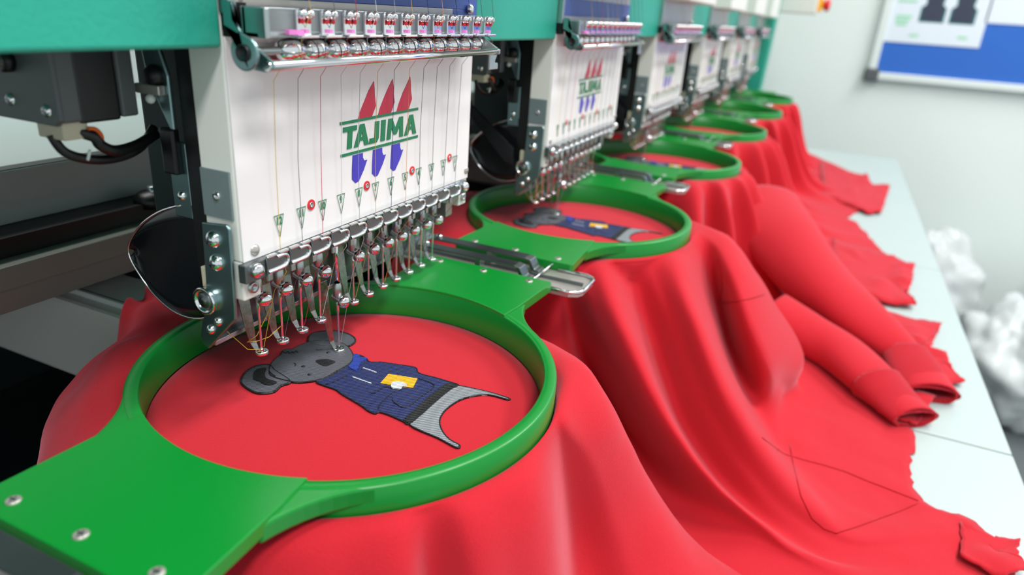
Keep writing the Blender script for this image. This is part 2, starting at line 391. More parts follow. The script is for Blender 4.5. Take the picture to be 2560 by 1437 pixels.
HEM_PIECES = {'g5': [[1.781, -0.2073, -0.156], [1.6519, -0.3047, -0.156], [1.6928, -0.3193, -0.156], [1.5564, -0.3293, -0.156], [1.5464, -0.3648, -0.156], [1.2688, -0.3394, -0.156], [1.238, -0.313, -0.156], [1.3456, -0.2289, -0.156]], 'g4': [[0.9937, -0.2509, -0.156], [0.9619, -0.3123, -0.156], [0.9569, -0.3387, -0.156], [0.9166, -0.3704, -0.156], [0.8469, -0.3625, -0.156], [0.777, -0.3525, -0.156], [0.7274, -0.3586, -0.156], [0.7161, -0.3341, -0.156], [0.7194, -0.3151, -0.156], [0.774, -0.2546, -0.156]], 'g3': [[0.6953, -0.2902, -0.156], [0.6745, -0.35, -0.156], [0.6742, -0.382, -0.156], [0.5861, -0.3621, -0.156], [0.5512, -0.351, -0.156], [0.5862, -0.377, -0.156], [0.5462, -0.3777, -0.156], [0.5143, -0.3876, -0.156], [0.488, -0.3549, -0.156], [0.5197, -0.2996, -0.156]], 'g3b': [[0.4352, -0.3044, -0.156], [0.453, -0.3268, -0.156], [0.4558, -0.3536, -0.156], [0.4196, -0.3417, -0.156], [0.3899, -0.332, -0.156], [0.389, -0.3161, -0.156], [0.3989, -0.2996, -0.156]], 'g2': [[0.2539, -0.3512, -0.156], [0.2481, -0.3707, -0.156], [0.2517, -0.3873, -0.156], [0.2301, -0.3822, -0.156], [0.2181, -0.3881, -0.156], [0.2022, -0.3681, -0.156], [0.2104, -0.3459, -0.156]]}
EMBLEM = {
  'head': [(-0.007, 0.052), (-0.0016, 0.0561), (0.0054, 0.0586), (0.0099, 0.059), (0.0136, 0.0614), (0.017, 0.061), (0.0186, 0.0585), (0.0247, 0.0579), (0.031, 0.0561), (0.0361, 0.0514), (0.0392, 0.0449), (0.0397, 0.0382), (0.037, 0.0318), (0.0321, 0.0253), (0.0271, 0.0214), (0.0215, 0.0197), (0.0157, 0.0198), (0.0102, 0.0205), (0.0034, 0.0208), (-0.0019, 0.023), (-0.0063, 0.0266), (-0.0096, 0.031), (-0.0105, 0.0347), (-0.0111, 0.0387), (-0.0114, 0.0441), (-0.0103, 0.0485)],
  'ear': [(-0.0243, 0.0556), (-0.0194, 0.0593), (-0.014, 0.0615), (-0.0091, 0.0619), (-0.005, 0.0602), (-0.0024, 0.0562), (-0.0055, 0.0495), (-0.0104, 0.0344), (-0.0165, 0.0355), (-0.0226, 0.0344), (-0.0262, 0.0371), (-0.0282, 0.0416), (-0.0274, 0.0477), (-0.0261, 0.0519)],
  'ear2': [(0.0309, 0.0562), (0.0357, 0.0606), (0.0405, 0.0622), (0.0447, 0.0611), (0.0482, 0.0574), (0.0513, 0.0535), (0.0523, 0.0478), (0.0519, 0.0421), (0.0491, 0.0362), (0.0451, 0.0335), (0.0396, 0.0333), (0.0366, 0.0358), (0.0329, 0.0417), (0.0305, 0.0486)],
  'earin': [(-0.0183, 0.0531), (-0.0123, 0.0577), (-0.0086, 0.0577), (-0.0063, 0.055), (-0.0113, 0.0514), (-0.0148, 0.0467), (-0.015, 0.0397), (-0.0187, 0.04), (-0.0201, 0.0439), (-0.0191, 0.0478), (-0.0191, 0.0507)],
  'nose': [(0.014, 0.0375), (0.0166, 0.0364), (0.0189, 0.0332), (0.0189, 0.0274), (0.0149, 0.0275), (0.012, 0.0286), (0.0116, 0.0319), (0.0124, 0.0348)],
  'hoodie': [(0.0308, 0.0246), (0.0331, 0.022), (0.0321, 0.0158), (0.0294, 0.0114), (0.0325, 0.0058), (0.0351, -0.0039), (0.0374, -0.0144), (0.033, -0.0196), (0.0334, -0.0301), (0.0334, -0.0393), (0.0327, -0.0453), (0.0258, -0.0436), (0.0115, -0.0431), (-0.0026, -0.043), (-0.0127, -0.0423), (-0.0121, -0.0381), (-0.0109, -0.0285), (-0.0113, -0.0234), (-0.0134, -0.0225), (-0.013, -0.018), (-0.0107, -0.0117), (-0.007, 0.0025), (-0.0048, 0.0088), (-0.0046, 0.016), (-0.0035, 0.0226), (0.0036, 0.0202), (0.0148, 0.0192), (0.0222, 0.0198)],
  'hem': [(0.032, -0.0394), (0.0325, -0.0457), (0.0263, -0.0437), (0.0118, -0.043), (-0.0026, -0.0431), (-0.013, -0.0429), (-0.0118, -0.038), (-0.0013, -0.0379), (0.0133, -0.0376), (0.025, -0.0381)],
  'pants': [(0.0322, -0.0458), (0.0339, -0.0539), (0.035, -0.065), (0.0346, -0.0752), (0.0332, -0.0744), (0.0327, -0.0654), (0.0291, -0.0593), (0.0209, -0.0536), (0.0115, -0.0516), (0.0038, -0.0518), (-0.0035, -0.0543), (-0.01, -0.0597), (-0.0143, -0.0662), (-0.016, -0.0725), (-0.0183, -0.072), (-0.0159, -0.0606), (-0.0132, -0.043), (-0.0028, -0.0432), (0.0116, -0.0431), (0.0261, -0.0438)],
  'patch': [(0.0228, -0.0061), (0.0267, -0.0226), (0.017, -0.0257), (0.0122, -0.008)],
  'apple': [(0.0122, -0.0148), (0.0154, -0.0134), (0.0179, -0.0144), (0.0187, -0.017), (0.0184, -0.0202), (0.0167, -0.0219), (0.0156, -0.0204), (0.0143, -0.0203), (0.0127, -0.0209), (0.0116, -0.0186), (0.0111, -0.0166)],
  'bow': [(0.0313, 0.0237), (0.033, 0.0216), (0.03, 0.0181), (0.0322, 0.0159), (0.0306, 0.0144), (0.0254, 0.0147), (0.0176, 0.0115), (0.017, 0.0138), (0.0185, 0.0179), (0.0241, 0.0195)],
  'bowline': [(0.0237, 0.0094), (0.021, 0.0007)],
  'cord1': [(0.0215, 0.0103), (0.0214, 0.0053), (0.021, 0.0007)],
  'cord2': [(0.0104, 0.0093), (0.0101, 0.0035), (0.0097, -0.0038)],
  'sleeve1': [(0.0101, 0.0123), (0.0038, 0.0139), (-0.0035, 0.0161)],
  'pock': [(0.0031, -0.022), (-0.0, -0.0248), (-0.0012, -0.0329), (0.0109, -0.034), (0.0253, -0.0342), (0.0275, -0.0229)],
  'sleeveline': [(-0.0097, -0.0219), (-0.0044, -0.0197), (0.0075, -0.019), (0.0132, -0.0213)],
  'sleeveline2': [(0.0013, -0.0086), (0.0027, -0.011), (0.0107, -0.0123), (0.0111, -0.0166)],
  'smile': [(0.0055, 0.0458), (0.005, 0.044), (0.0032, 0.0431)],
  'brow': [(0.0243, 0.0457), (0.0266, 0.0428)],
  'ears': [(-0.0085, 0.0506), (-0.0101, 0.047), (-0.0108, 0.0443)],
  'tuft': [(0.0131, 0.0609), (0.0124, 0.0578), (0.0148, 0.0582), (0.013, 0.0553), (0.0157, 0.0559), (0.0148, 0.0538), (0.0176, 0.0549), (0.0165, 0.0525)],
  'eye1': [(0.0053, 0.039)],
  'eye2': [(0.0256, 0.0378)],
  'dot': [(0.0, 0.0302)],
}
LOGO = {
  'flame': [(0.0334, 0.1166), (0.0351, 0.1202), (0.0388, 0.125), (0.0431, 0.1306), (0.0477, 0.135), (0.0483, 0.1312), (0.0485, 0.1276), (0.0494, 0.1225), (0.0453, 0.1168)],
  'wave': [(0.0285, 0.0992), (0.0372, 0.0993), (0.0372, 0.0968), (0.0384, 0.0951), (0.0409, 0.0951), (0.0378, 0.0902), (0.0334, 0.085), (0.0304, 0.0844), (0.0275, 0.0869), (0.0277, 0.0921)],
  'wave3': [(0.0641, 0.0996), (0.0724, 0.0997), (0.0727, 0.0969), (0.0738, 0.0953), (0.0758, 0.0955), (0.0725, 0.0904), (0.0676, 0.0849), (0.0657, 0.0847), (0.0628, 0.0868), (0.0631, 0.0911)],
  'flame3': [(0.0688, 0.1174), (0.071, 0.1214), (0.0752, 0.1273), (0.0791, 0.1315), (0.0826, 0.1354), (0.0834, 0.1309), (0.0834, 0.1281), (0.0847, 0.1232), (0.0809, 0.1172)],
  'bar': [(0.0187, 0.1164), (0.0911, 0.1173), (0.0912, 0.116), (0.0187, 0.1151)],
  'bar2': [(0.019, 0.1007), (0.0915, 0.1014), (0.0916, 0.0999), (0.0189, 0.0993)],
  'eyelet': [(-0.005, 0.0805), (0.0402, 0.0811), (0.0855, 0.0815), (0.1307, 0.082)],
  'rivet': [(-0.0431, 0.0681), (0.1549, 0.0697)],
  'tri': [(-0.0273, 0.0803), (-0.0122, 0.0802), (0.0033, 0.0806), (0.0179, 0.0809), (0.0331, 0.0812), (0.0482, 0.0811), (0.0631, 0.0812), (0.0779, 0.0816), (0.0929, 0.0817), (0.1078, 0.0819), (0.1227, 0.082), (0.1381, 0.0821)],
  'triA': [(-0.0305, 0.0805), (-0.0246, 0.0805), (-0.0276, 0.0702)],
  'textbox': [(0.0207, 0.1146), (0.0896, 0.1136), (0.0898, 0.1028), (0.022, 0.1029)],
}
SEAMS = {
  'pocket_seam': [(0.3761, -0.1433, -0.0723), (0.3732, -0.1453, -0.0706), (0.369, -0.1474, -0.0685), (0.3638, -0.1496, -0.066), (0.3582, -0.1517, -0.0633), (0.3525, -0.1539, -0.0606), (0.3468, -0.1559, -0.0577), (0.3418, -0.1579, -0.0551), (0.3378, -0.1598, -0.0529), (0.3348, -0.1615, -0.0511), (0.3337, -0.1632, -0.05), (0.334, -0.1651, -0.0492), (0.3362, -0.1668, -0.0491), (0.3394, -0.1685, -0.0494), (0.343, -0.1703, -0.0498), (0.3471, -0.172, -0.0504), (0.3518, -0.1738, -0.0509), (0.3579, -0.1755, -0.0519), (0.3646, -0.1773, -0.0531), (0.372, -0.179, -0.0545), (0.3826, -0.1808, -0.0571)],
  'pocket_side': [(0.3761, -0.1433, -0.0723), (0.3754, -0.1432, -0.0689), (0.3741, -0.1433, -0.0654), (0.3724, -0.1433, -0.0617), (0.3705, -0.1434, -0.058), (0.3684, -0.1435, -0.0542), (0.3677, -0.1429, -0.0509), (0.3671, -0.1422, -0.0476), (0.3665, -0.1416, -0.0443), (0.366, -0.141, -0.0411), (0.3657, -0.1403, -0.038), (0.3667, -0.1393, -0.0358), (0.3678, -0.1382, -0.0336), (0.3688, -0.1371, -0.0314), (0.3701, -0.136, -0.0292), (0.3716, -0.1349, -0.0271)],
  'hem_seam': [(0.2187, -0.2051, -0.1099), (0.225, -0.2087, -0.1153), (0.2369, -0.2126, -0.1241), (0.2535, -0.2168, -0.1359), (0.2706, -0.2212, -0.148), (0.274, -0.2252, -0.1519), (0.2784, -0.2286, -0.1546), (0.2803, -0.2319, -0.1558), (0.2805, -0.2351, -0.156), (0.2807, -0.2382, -0.1561), (0.2806, -0.2414, -0.1562), (0.2813, -0.2445, -0.1565), (0.2815, -0.2477, -0.1565), (0.282, -0.2508, -0.1567), (0.2823, -0.2539, -0.1568), (0.2823, -0.2569, -0.1567), (0.2821, -0.26, -0.1567), (0.2819, -0.2631, -0.1566), (0.282, -0.2661, -0.1567), (0.282, -0.2692, -0.1568), (0.282, -0.2722, -0.1568), (0.2813, -0.2758, -0.1569), (0.2804, -0.2794, -0.157), (0.2795, -0.283, -0.157), (0.2783, -0.2865, -0.1568), (0.2771, -0.2899, -0.1567), (0.2762, -0.2934, -0.1565), (0.2755, -0.2968, -0.1565), (0.275, -0.3003, -0.1565), (0.2744, -0.3037, -0.1566), (0.2739, -0.3071, -0.1567), (0.2731, -0.3108, -0.1567), (0.2719, -0.3144, -0.1565), (0.2706, -0.3179, -0.1561), (0.2693, -0.3214, -0.1558), (0.2681, -0.3249, -0.1555)],
  'pocket_edge': [(0.2959, -0.2293, -0.1559), (0.2895, -0.2304, -0.1561), (0.2826, -0.2314, -0.1559), (0.2744, -0.2323, -0.1547), (0.2644, -0.2331, -0.1523), (0.2499, -0.2335, -0.147), (0.2316, -0.2342, -0.1399), (0.2162, -0.2349, -0.1344), (0.2087, -0.2362, -0.1339), (0.2035, -0.2376, -0.1347), (0.199, -0.239, -0.1359), (0.1968, -0.241, -0.1376), (0.1948, -0.2429, -0.1393), (0.1929, -0.2449, -0.1411), (0.1913, -0.2469, -0.1431), (0.1898, -0.2489, -0.1451), (0.1893, -0.2506, -0.1457), (0.1887, -0.2524, -0.1464), (0.1882, -0.2542, -0.1471), (0.1876, -0.2559, -0.1478), (0.1871, -0.2576, -0.1485), (0.1872, -0.2592, -0.1486), (0.1872, -0.2608, -0.1488), (0.1874, -0.2624, -0.149), (0.1876, -0.264, -0.1492), (0.1878, -0.2657, -0.1495), (0.19, -0.2681, -0.1491), (0.1931, -0.2707, -0.1493), (0.1968, -0.2735, -0.15), (0.2007, -0.2763, -0.1507), (0.2047, -0.2791, -0.1515), (0.2098, -0.2826, -0.1524), (0.2145, -0.286, -0.153), (0.219, -0.2893, -0.1534), (0.224, -0.2929, -0.1542), (0.2293, -0.2964, -0.155), (0.2334, -0.2994, -0.1556), (0.2371, -0.3023, -0.1558), (0.2408, -0.3053, -0.156), (0.2447, -0.3082, -0.1563), (0.2488, -0.3113, -0.1568), (0.2522, -0.314, -0.1567), (0.2552, -0.3166, -0.1563), (0.2584, -0.3192, -0.156), (0.2615, -0.3219, -0.1558), (0.2648, -0.3246, -0.1555)],
}

# ================================================================== the room
FLOOR_Z = -0.90
tag(MB().box(-3.0, 2.8, -3.0, 2.6, FLOOR_Z - 0.05, FLOOR_Z).build('floor', M['floor']), kind='structure')
tag(MB().box(2.70, 2.80, -3.0, 2.6, FLOOR_Z, 1.9).build('wall_end', M['wall']), kind='structure')
tag(MB().box(-3.0, 2.70, 2.5, 2.6, FLOOR_Z, 1.9).build('wall_back', M['wall']), kind='structure')
tag(MB().box(-3.0, 2.8, -3.0, 2.6, 1.9, 1.95).build('ceiling', M['wall']), kind='structure')

# ---- notice board on the end wall
nb = thing('notice_board', (2.70, -0.9, 0.02), 'blue felt notice board with silver frame on the pale end wall', 'notice board')
MB().box(2.682, 2.699, -1.60, -0.31, 0.045, 0.75).build('felt_panel', M['felt'], nb)
for nm, b in (('frame_bar', (2.672, 2.699, -1.62, -0.30, 0.022, 0.047)), ('frame_bar', (2.672, 2.699, -0.325, -0.298, 0.022, 0.77)),
              ('frame_bar', (2.672, 2.699, -1.62, -0.30, 0.748, 0.772)), ('frame_bar', (2.672, 2.699, -1.622, -1.597, 0.022, 0.77))):
    MB().box(*b).build(nm, M['whitealu'], nb, 0.003)
MB().box(2.668, 2.70, -0.338, -0.290, 0.014, 0.060).build('corner_cap', M['grey'], nb, 0.006)
p1 = thing('pinned_sheet', (2.68, -0.46, 0.155), 'white sheet with two dark vests pinned to the blue board', 'paper', 'sheets on the notice board')
MB().box(2.6795, 2.6815, -0.622, -0.322, 0.153, 0.60).build('sheet', M['paper'], p1)
vest = [(-.036, 0), (.036, 0), (.036, .045), (.024, .055), (.028, .09), (.018, .1), (-.018, .1), (-.028, .09), (-.024, .055), (-.036, .045)]
for cy in (-0.456, -0.548):
    o = MB().prism([(cy + a * 1.08, 0.224 + b * 1.05) for a, b in vest], 'x', 2.6792, 2.6796).build('vest_outline', M['inkteal'], p1)
    MB().prism([(cy + a * 0.9, 0.229 + b) for a, b in vest], 'x', 2.6788, 2.6793).build('vest_print', M['inkdark'], o)
for i, (y0, y1, z) in enumerate(((-0.40, -0.34, 0.285), (-0.395, -0.345, 0.235), (-0.39, -0.345, 0.222), (-0.385, -0.35, 0.209), (-0.43, -0.40, 0.175), (-0.58, -0.55, 0.178))):
    MB().box(2.6788, 2.6796, y0, y1, z, z + 0.008).build('printed_line', M['inkgreen'], p1)
p2 = tag(MB().box(2.6795, 2.6815, -0.95, -0.617, 0.234, 0.60).build('pinned_sheet', M['paper']),
         'plain white sheet at the right edge of the blue board', 'paper', 'sheets on the notice board')

# ---- machine base, leg, rear cover
tag(MB().box(-0.75, 2.06, -0.18, 0.46, FLOOR_Z, -0.1855).build('machine_base', M['rear']), 'dark machine base cabinet under the white table', 'machine base')
leg = thing('machine_column', (2.02, 0.12, FLOOR_Z), 'teal end column at the far end of the machine', 'machine column')
MB().prism([(0.006, -0.185), (0.45, -0.185), (0.45, 0.42), (-0.012, 0.42), (-0.006, 0.22)], 'x', 1.985, 2.06).build('column', M['teal'], leg, 0.004)
MB().box(1.975, 2.07, 0.0, 0.46, -0.187, -0.165).build('foot_flange', M['teal'], leg, 0.002)
cb = thing('control_box', (2.09, -0.06, 0.215), 'white control box with emergency stop beyond the far head', 'control box')
MB().box(2.061, 2.13, -0.105, 0.02, 0.216, 0.34).build('housing', M['white'], cb, 0.004)
MB().box(2.075, 2.115, -0.118, -0.105, 0.224, 0.262).build('switch_base', M['yellowplastic'], cb, 0.002)
MB().lathe([(0, 0), (.011, 0), (.011, .006), (.017, .008), (.017, .016), (.012, .02), (0, .021)], (2.095, -0.118, 0.243), (0, -1, 0), 20).build('stop_button', M['redring'], cb)

# ---- beam with its cover panels
beam = thing('machine_beam', (0.7, 0.15, 0.155), 'long teal painted beam carrying the row of embroidery heads', 'machine beam')
MB().box(-0.62, 1.985, 0.052, 0.26, 0.157, 0.42).build('beam_body', M['teal'], beam, 0.002)
edges = [-0.62] + sum([[k * PITCH - 0.0516, k * PITCH + 0.1592] for k in range(6)], []) + [1.984]
for i in range(0, len(edges), 2):
    MB().box(edges[i], edges[i + 1], 0.0192, 0.052, 0.1532, 0.42).build('cover_panel', M['teal'], beam, 0.0015)

# ---- rails behind the heads
r1 = thing('frame_drive_beam', (0.7, 0.28, 0.02), 'thick pale aluminium drive beam running behind the heads', 'drive beam')
MB().box(-0.60, 1.98, 0.250, 0.30, 0.030, 0.0626).build('profile', M['alu'], r1, 0.0008)
MB().box(-0.60, 1.98, 0.252, 0.34, 0.0626, 0.0655).build('lit_top_cap', M['whitealu'], r1, 0.0008)  # white colour paints the lit top face of the grey profile
MB().box(-0.60, 1.98, 0.300, 0.46, 0.0, 0.0626).build('inner_profile', M['whitealu'], r1)
MB().box(-0.60, 1.98, 0.445, 0.46, -0.1845, 0.0).build('dark_backdrop', M['rear'], r1)  # dark sheet added to blacken the view below the rails
r2 = thing('guide_rail', (0.7, 0.225, -0.015), 'bronze grey lower guide rail behind the hoops', 'guide rail')
MB().box(-0.60, 1.98, 0.212, 0.248, 0.004, 0.018).build('upper_profile', M['brownalu'], r2, 0.0008)
MB().box(-0.60, 1.98, 0.218, 0.30, -0.012, 0.004).build('lower_profile', M['brownalu'], r2, 0.0008)
MB().box(-0.60, 1.98, 0.226, 0.30, 0.018, 0.030).build('black_slot', M['black'], r2)  # black strip filling the slot between the two rails
kn = thing('rail_clamp', (0.075, 0.225, 0.018), 'black clamp knob on the rail behind the nearest head', 'knob')
MB().lathe([(0, 0), (.005, 0), (.005, .006), (.013, .008), (.014, .014), (.010, .018), (0, .019)], (0.075, 0.23, 0.018), (0, 0, 1), 16).build('grip', M['black'], kn)
MB().lathe([(.004, .018), (.004, .022), (0, .022)], (0.075, 0.23, 0.018), (0, 0, 1), 12).build('stud', M['steel'], kn)

ORD = ['nearest', 'second', 'third', 'fourth', 'fifth', 'farthest']
# ---- cylinder arms under the hoops
for k in range(6):
    cx = 0.0323 + k * PITCH
    a = thing('cylinder_arm', (cx, 0.28, -0.09), ('pale cylinder arm leading under the nearest green hoop' if k == 0 else
              'cylinder arm under the %s green hoop of the row' % ORD[k]), 'machine arm', 'cylinder arms')
    MB().box(cx - 0.024, cx + 0.024, 0.05, 0.444, -0.09, -0.029).build('arm_body', M['white'], a, 0.003)
    MB().box(cx - 0.0145, cx + 0.0215, 0.06, 0.444, -0.029, -0.0245).build('top_plate', M['whitealu'], a, 0.0006)  # white colour stands in for the bright sheen of a chrome plate
    MB().box(cx - 0.012, cx - 0.0115, 0.06, 0.444, -0.0245, -0.0243).build('plate_groove', M['black'], a)

# ---- white table panels in front
for k, (x0, x1) in enumerate(((-0.70, -0.158), (-0.158, 0.391), (0.391, 0.940), (0.940, 1.489), (1.489, 2.038))):
    if k == 0: continue
    tag(MB().box(x0 + 0.0011, x1 - 0.0011, -0.410, 0.02, -0.185, -0.160).build('table_panel', M['table'], None, 0.0015),
        ['', 'white table panel under the nearest hoop, at the lower right corner', 'white table panel between the two dark seams, second from the front',
         'white table panel beyond the second seam', 'farthest white table panel, mostly under red cloth'][k], 'table panel', 'white table panels')

# ================================================================== embroidery head
XL, XR = -0.0506, 0.158
NX = [-0.0288 + 0.0151 * i for i in range(12)]      # needle 12 ... needle 1
head = thing('embroidery_unit', (0.0537, 0.03, 0.046), 'x', 'embroidery head', 'row of embroidery heads')
MB().box(XL, XR, 0.0205, 0.039, 0.0640, 0.36).box(XL, XL + 0.0105, 0.0205, 0.039, 0.0455, 0.0640).box(XR - 0.0105, XR, 0.0205, 0.039, 0.0455, 0.0640).build('casing', M['white'], head, 0.0008)
plate = MB().box(XL + 0.0005, XR - 0.0005, 0.0195, 0.0206, 0.0640, 0.1600).build('face_plate', M['plate'], head, 0.0003)
MB().box(XL + 0.002, XR - 0.002, 0.0390, 0.0490, 0.055, 0.157).build('rear_frame', M['black'], head)
MB().box(-0.02, 0.13, 0.049, 0.11, 0.060, 0.157).build('rear_gearbox', M['rear'], head, 0.002)
MB().box(-0.0485, -0.046, 0.0490, 0.060, 0.078, 0.112).build('rear_bracket', M['tealsteel'], head, 0.0005)
MB().lathe([(0, .0016), (.0012, .0014), (.0021, .0004), (.0022, 0)], (-0.0485, 0.0545, 0.088), (-1, 0, 0), 14).build('rear_bracket_screw', M['chrome'], head)
YP = 0.0194
def flat(poly, y0=0.0190, y1=YP + 0.0002): return MB().prism(poly, 'y', y0, y1)
def interp(a, b, t): return [(p[0] * (1 - t) + q[0] * t, p[1] * (1 - t) + q[1] * t) for p, q in zip(a, b)]
fl1 = LOGO['flame']; fl3 = LOGO['flame3']; wv1 = LOGO['wave']; wv3 = LOGO['wave3']
for t in (0, 0.5, 1):
    flat(interp(fl1, fl3, t), 0.01925).build('logo_flame', M['printred'], plate)
    flat(interp(wv1, wv3, t), 0.01925).build('logo_wave', M['printblue'], plate)
for z in (0.1157, 0.0997):
    flat([(0.0188, z), (0.0914, z + 0.0006), (0.0914, z + 0.0020), (0.0188, z + 0.0014)], 0.01915).build('logo_bar', M['printgreen'], plate)
LET = {'T': [[(0, 1), (1, 1), (1, .78), (.68, .78), (.66, 0), (.32, 0), (.36, .78), (0, .78)]],
       'A': [[(0, 0), (.36, 1), (.5, 1), (.5, .66), (.43, .42), (.5, .42), (.5, .25), (.38, .25), (.3, 0)],
             [(1, 0), (.7, 0), (.62, .25), (.5, .25), (.5, .42), (.57, .42), (.5, .66), (.5, 1), (.64, 1)]],
       'J': [[(.55, 1), (1, 1), (1, .2), (.8, 0), (0, 0), (.04, .25), (.55, .25)]],
       'I': [[(0, 0), (1, 0), (1, 1), (0, 1)]],
       'M': [[(0, 0), (.06, 1), (.28, 1), (.5, .5), (.72, 1), (.94, 1), (1, 0), (.78, 0), (.75, .55), (.58, .18), (.42, .18), (.25, .55), (.22, 0)]]}
for ch, x0, x1 in (('T', .0208, .0320), ('A', .0302, .0430), ('J', .0434, .0518), ('I', .0538, .0578), ('M', .0596, .0758), ('A', .0772, .0899)):
    mb = MB()
    for poly in LET[ch]:
        mb.prism([(x0 + (x1 - x0) * u + 0.0010 * (v - .5), 0.1031 + 0.0112 * v) for u, v in poly], 'y', 0.0191, 0.0196)
    mb.build('logo_letter', M['printgreen'], plate)
for i in range(12):
    cx, cz = LOGO['tri'][i][0], 0.0806 + 0.0014 * i / 11
    w_, h_ = 0.0031, 0.0103
    pts = [(cx - w_, 0.0192, cz), (cx + w_, 0.0192, cz), (cx, 0.0192, cz - h_), (cx - w_, 0.0192, cz)]
    mb = MB()
    for a, b in zip(pts, pts[1:]): mb.tube([a, b], 0.00016, 4)
    tri = mb.build('number_mark', M['printgreen'], plate)
    me = text_mesh(str(12 - i), 0.0052, 'numeral')
    for v in me.vertices:
        v.co = Vector((cx + v.co.x * 0.78, 0.0192 - v.co.z, cz - 0.0029 + v.co.y))
    link('numeral', me, M['printgreen'], tri)
for cx, cz in LOGO['eyelet']:
    e = MB().lathe([(.0013, .0002), (.0026, .0002), (.0026, -.0010)], (cx, 0.0192, cz), (0, -1, 0), 24, False).build('eyelet_ring', M['redring'], plate)
    MB().lathe([(0, -.0004), (.0008, -.0002), (.0012, .0005), (.0014, .0004), (.0014, -.0004)], (cx, 0.0192, cz), (0, -1, 0), 16).build('eyelet_core', M['steel'], e)
for cx, cz in LOGO['rivet']:
    MB().lathe([(0, .0013), (.0014, .0011), (.0025, .0004), (.0027, 0)], (cx, 0.0194, cz), (0, -1, 0), 18).build('rivet', M['silverpanel'], plate)

# upper panels above the face plate
MB().box(XL + 0.010, 0.1270, 0.0180, 0.0204, 0.1635, 0.1720).build('upper_strip', M['silverpanel'], head, 0.0003)
MB().box(0.1270, XR, 0.0180, 0.0204, 0.160, 0.1720).box(XL + 0.010, XR, 0.0180, 0.0204, 0.1720, 0.1860).build('blue_panel', M['bluepanel'], head, 0.0003)
MB().box(XL + 0.010, XR, 0.0180, 0.0204, 0.1860, 0.30).build('top_strip', M['silverpanel'], head, 0.0003)
MB().box(XL + 0.0005, XL + 0.010, 0.0165, 0.0204, 0.1575, 0.1700).build('shadow_gap', M['black'], head)  # black block painted in for the shade inside the casing gap
MB().box(XL - 0.0004, XL + 0.0035, 0.0150, 0.0204, 0.1660, 0.20).build('edge_strip', M['steel'], head, 0.0004)
MB().ball((0.146, 0.0165, 0.1725), 0.0032, 12, sy=0.7).build('panel_screw', M['chrome'], head)
MB().box(XL + 0.008, XR - 0.006, -0.014, 0.0180, 0.1975, 0.30).build('tension_box', M['white'], head, 0.002)

# thread guide assembly
ring = [(0.0025 + 0.0064 * math.cos(math.radians(a)), 0.1530 + 0.0066 * math.sin(math.radians(a))) for a in range(130, 415, 12)]
MB().prism(ring + [(0.0045, 0.1605), (0.0075, 0.1640), (0.0075, 0.1700), (0.0105, 0.1700), (0.0105, 0.1625)][::1], 'x', -0.0580, -0.0563).build('guide_bracket', M['tealsteel'], head, 0.0005)
MB().lathe([(0, .0004), (.0022, .0004), (.0026, .0009), (.0031, .0009), (.0032, .0)], (-0.0580, 0.0025, 0.1530), (-1, 0, 0), 20).build('bracket_bore', M['black'], head)
MB().prism([(0.0065, 0.1575), (0.0075, 0.1470), (-0.0030, 0.1462), (-0.0062, 0.1480), (-0.0062, 0.1505)], 'x', -0.0530, -0.0515).build('bar_arm', M['tealsteel'], head, 0.0003)
MB().prism([(0.0065, 0.1575), (0.0075, 0.1480), (-0.0030, 0.1472), (-0.0062, 0.1480), (-0.0062, 0.1505)], 'x', 0.1440, 0.1452).build('bar_arm', M['steel'], head, 0.0003)
MB().tube([(-0.0535, -0.004, 0.1486), (0.1450, -0.004, 0.1496)], 0.0019, 16).build('guide_bar', M['chrome'], head)
MB().prism([(0.1390, 0.1480), (0.1485, 0.1480), (0.1485, 0.1462), (0.1465, 0.1440), (0.1465, 0.1424), (0.1500, 0.1424), (0.1508, 0.1412), (0.1508, 0.1385), (0.1395, 0.1385)], 'y', -0.0012, -0.0024).build('hook_bracket', M['steel'], head, 0.0003)
MB().box(-0.0480, 0.1480, 0.0040, 0.0120, 0.1580, 0.1600).box(-0.0480, 0.1480, 0.0100, 0.0125, 0.1580, 0.1690).box(-0.0480, -0.0455, 0.0005, 0.0120, 0.1580, 0.1690).build('tension_rail', M['steel'], head, 0.0004)
MB().box(-0.0455, 0.1470, 0.0022, 0.0036, 0.1592, 0.1685).build('acrylic_cover', M['clear'], head, 0.0003)
MB().box(-0.0360, -0.0270, -0.0002, 0.0020, 0.1594, 0.1612).build('felt_pad', M['pinkpad'], head)
for i in range(12):
    x = NX[i] + 0.0028
    c = MB().box(x - 0.0042, x + 0.0042, 0.0006, 0.0018, 0.1592, 0.1690).box(x - 0.0052, x + 0.0052, -0.0026, 0.0018, 0.1582, 0.1594)\
        .build('tension_clip', M['chrome'], head, 0.0003)
    for sx in (-1, 1):
        MB().ball((x + sx * 0.0022, -0.0004, 0.1672), 0.0021, 12).build('clip_bead', M['chrome'], c)
        MB().ball((x + sx * 0.0021, -0.0002, 0.1645), 0.0009, 10, sz=1.2).build('clip_pin', M['redring'], c)
    MB().box(x - 0.0010, x + 0.0010, -0.0008, 0.0006, 0.1600, 0.1614).build('clip_felt', M['pinkpad'], c)
MB().tube([(-0.050, 0.0085, 0.1528), (0.146, 0.0085, 0.1528)], 0.0016, 10).build('roller_shaft', M['steel'], head)
for i in range(12):
    x = NX[i] + 0.0028
    MB().lathe([(.0016, -.0070), (.0034, -.0062), (.0046, -.0035), (.0049, 0), (.0046, .0035), (.0034, .0062), (.0016, .0070)], (x, 0.0085, 0.1528), (1, 0, 0), 20).build('thread_roller', M['chrome'], head)
    MB().torus((x + 0.0072, 0.0060, 0.1520), (1, 0.1, 0), 0.0058, 0.00028, 20, 5).build('check_spring', M['black'], head)
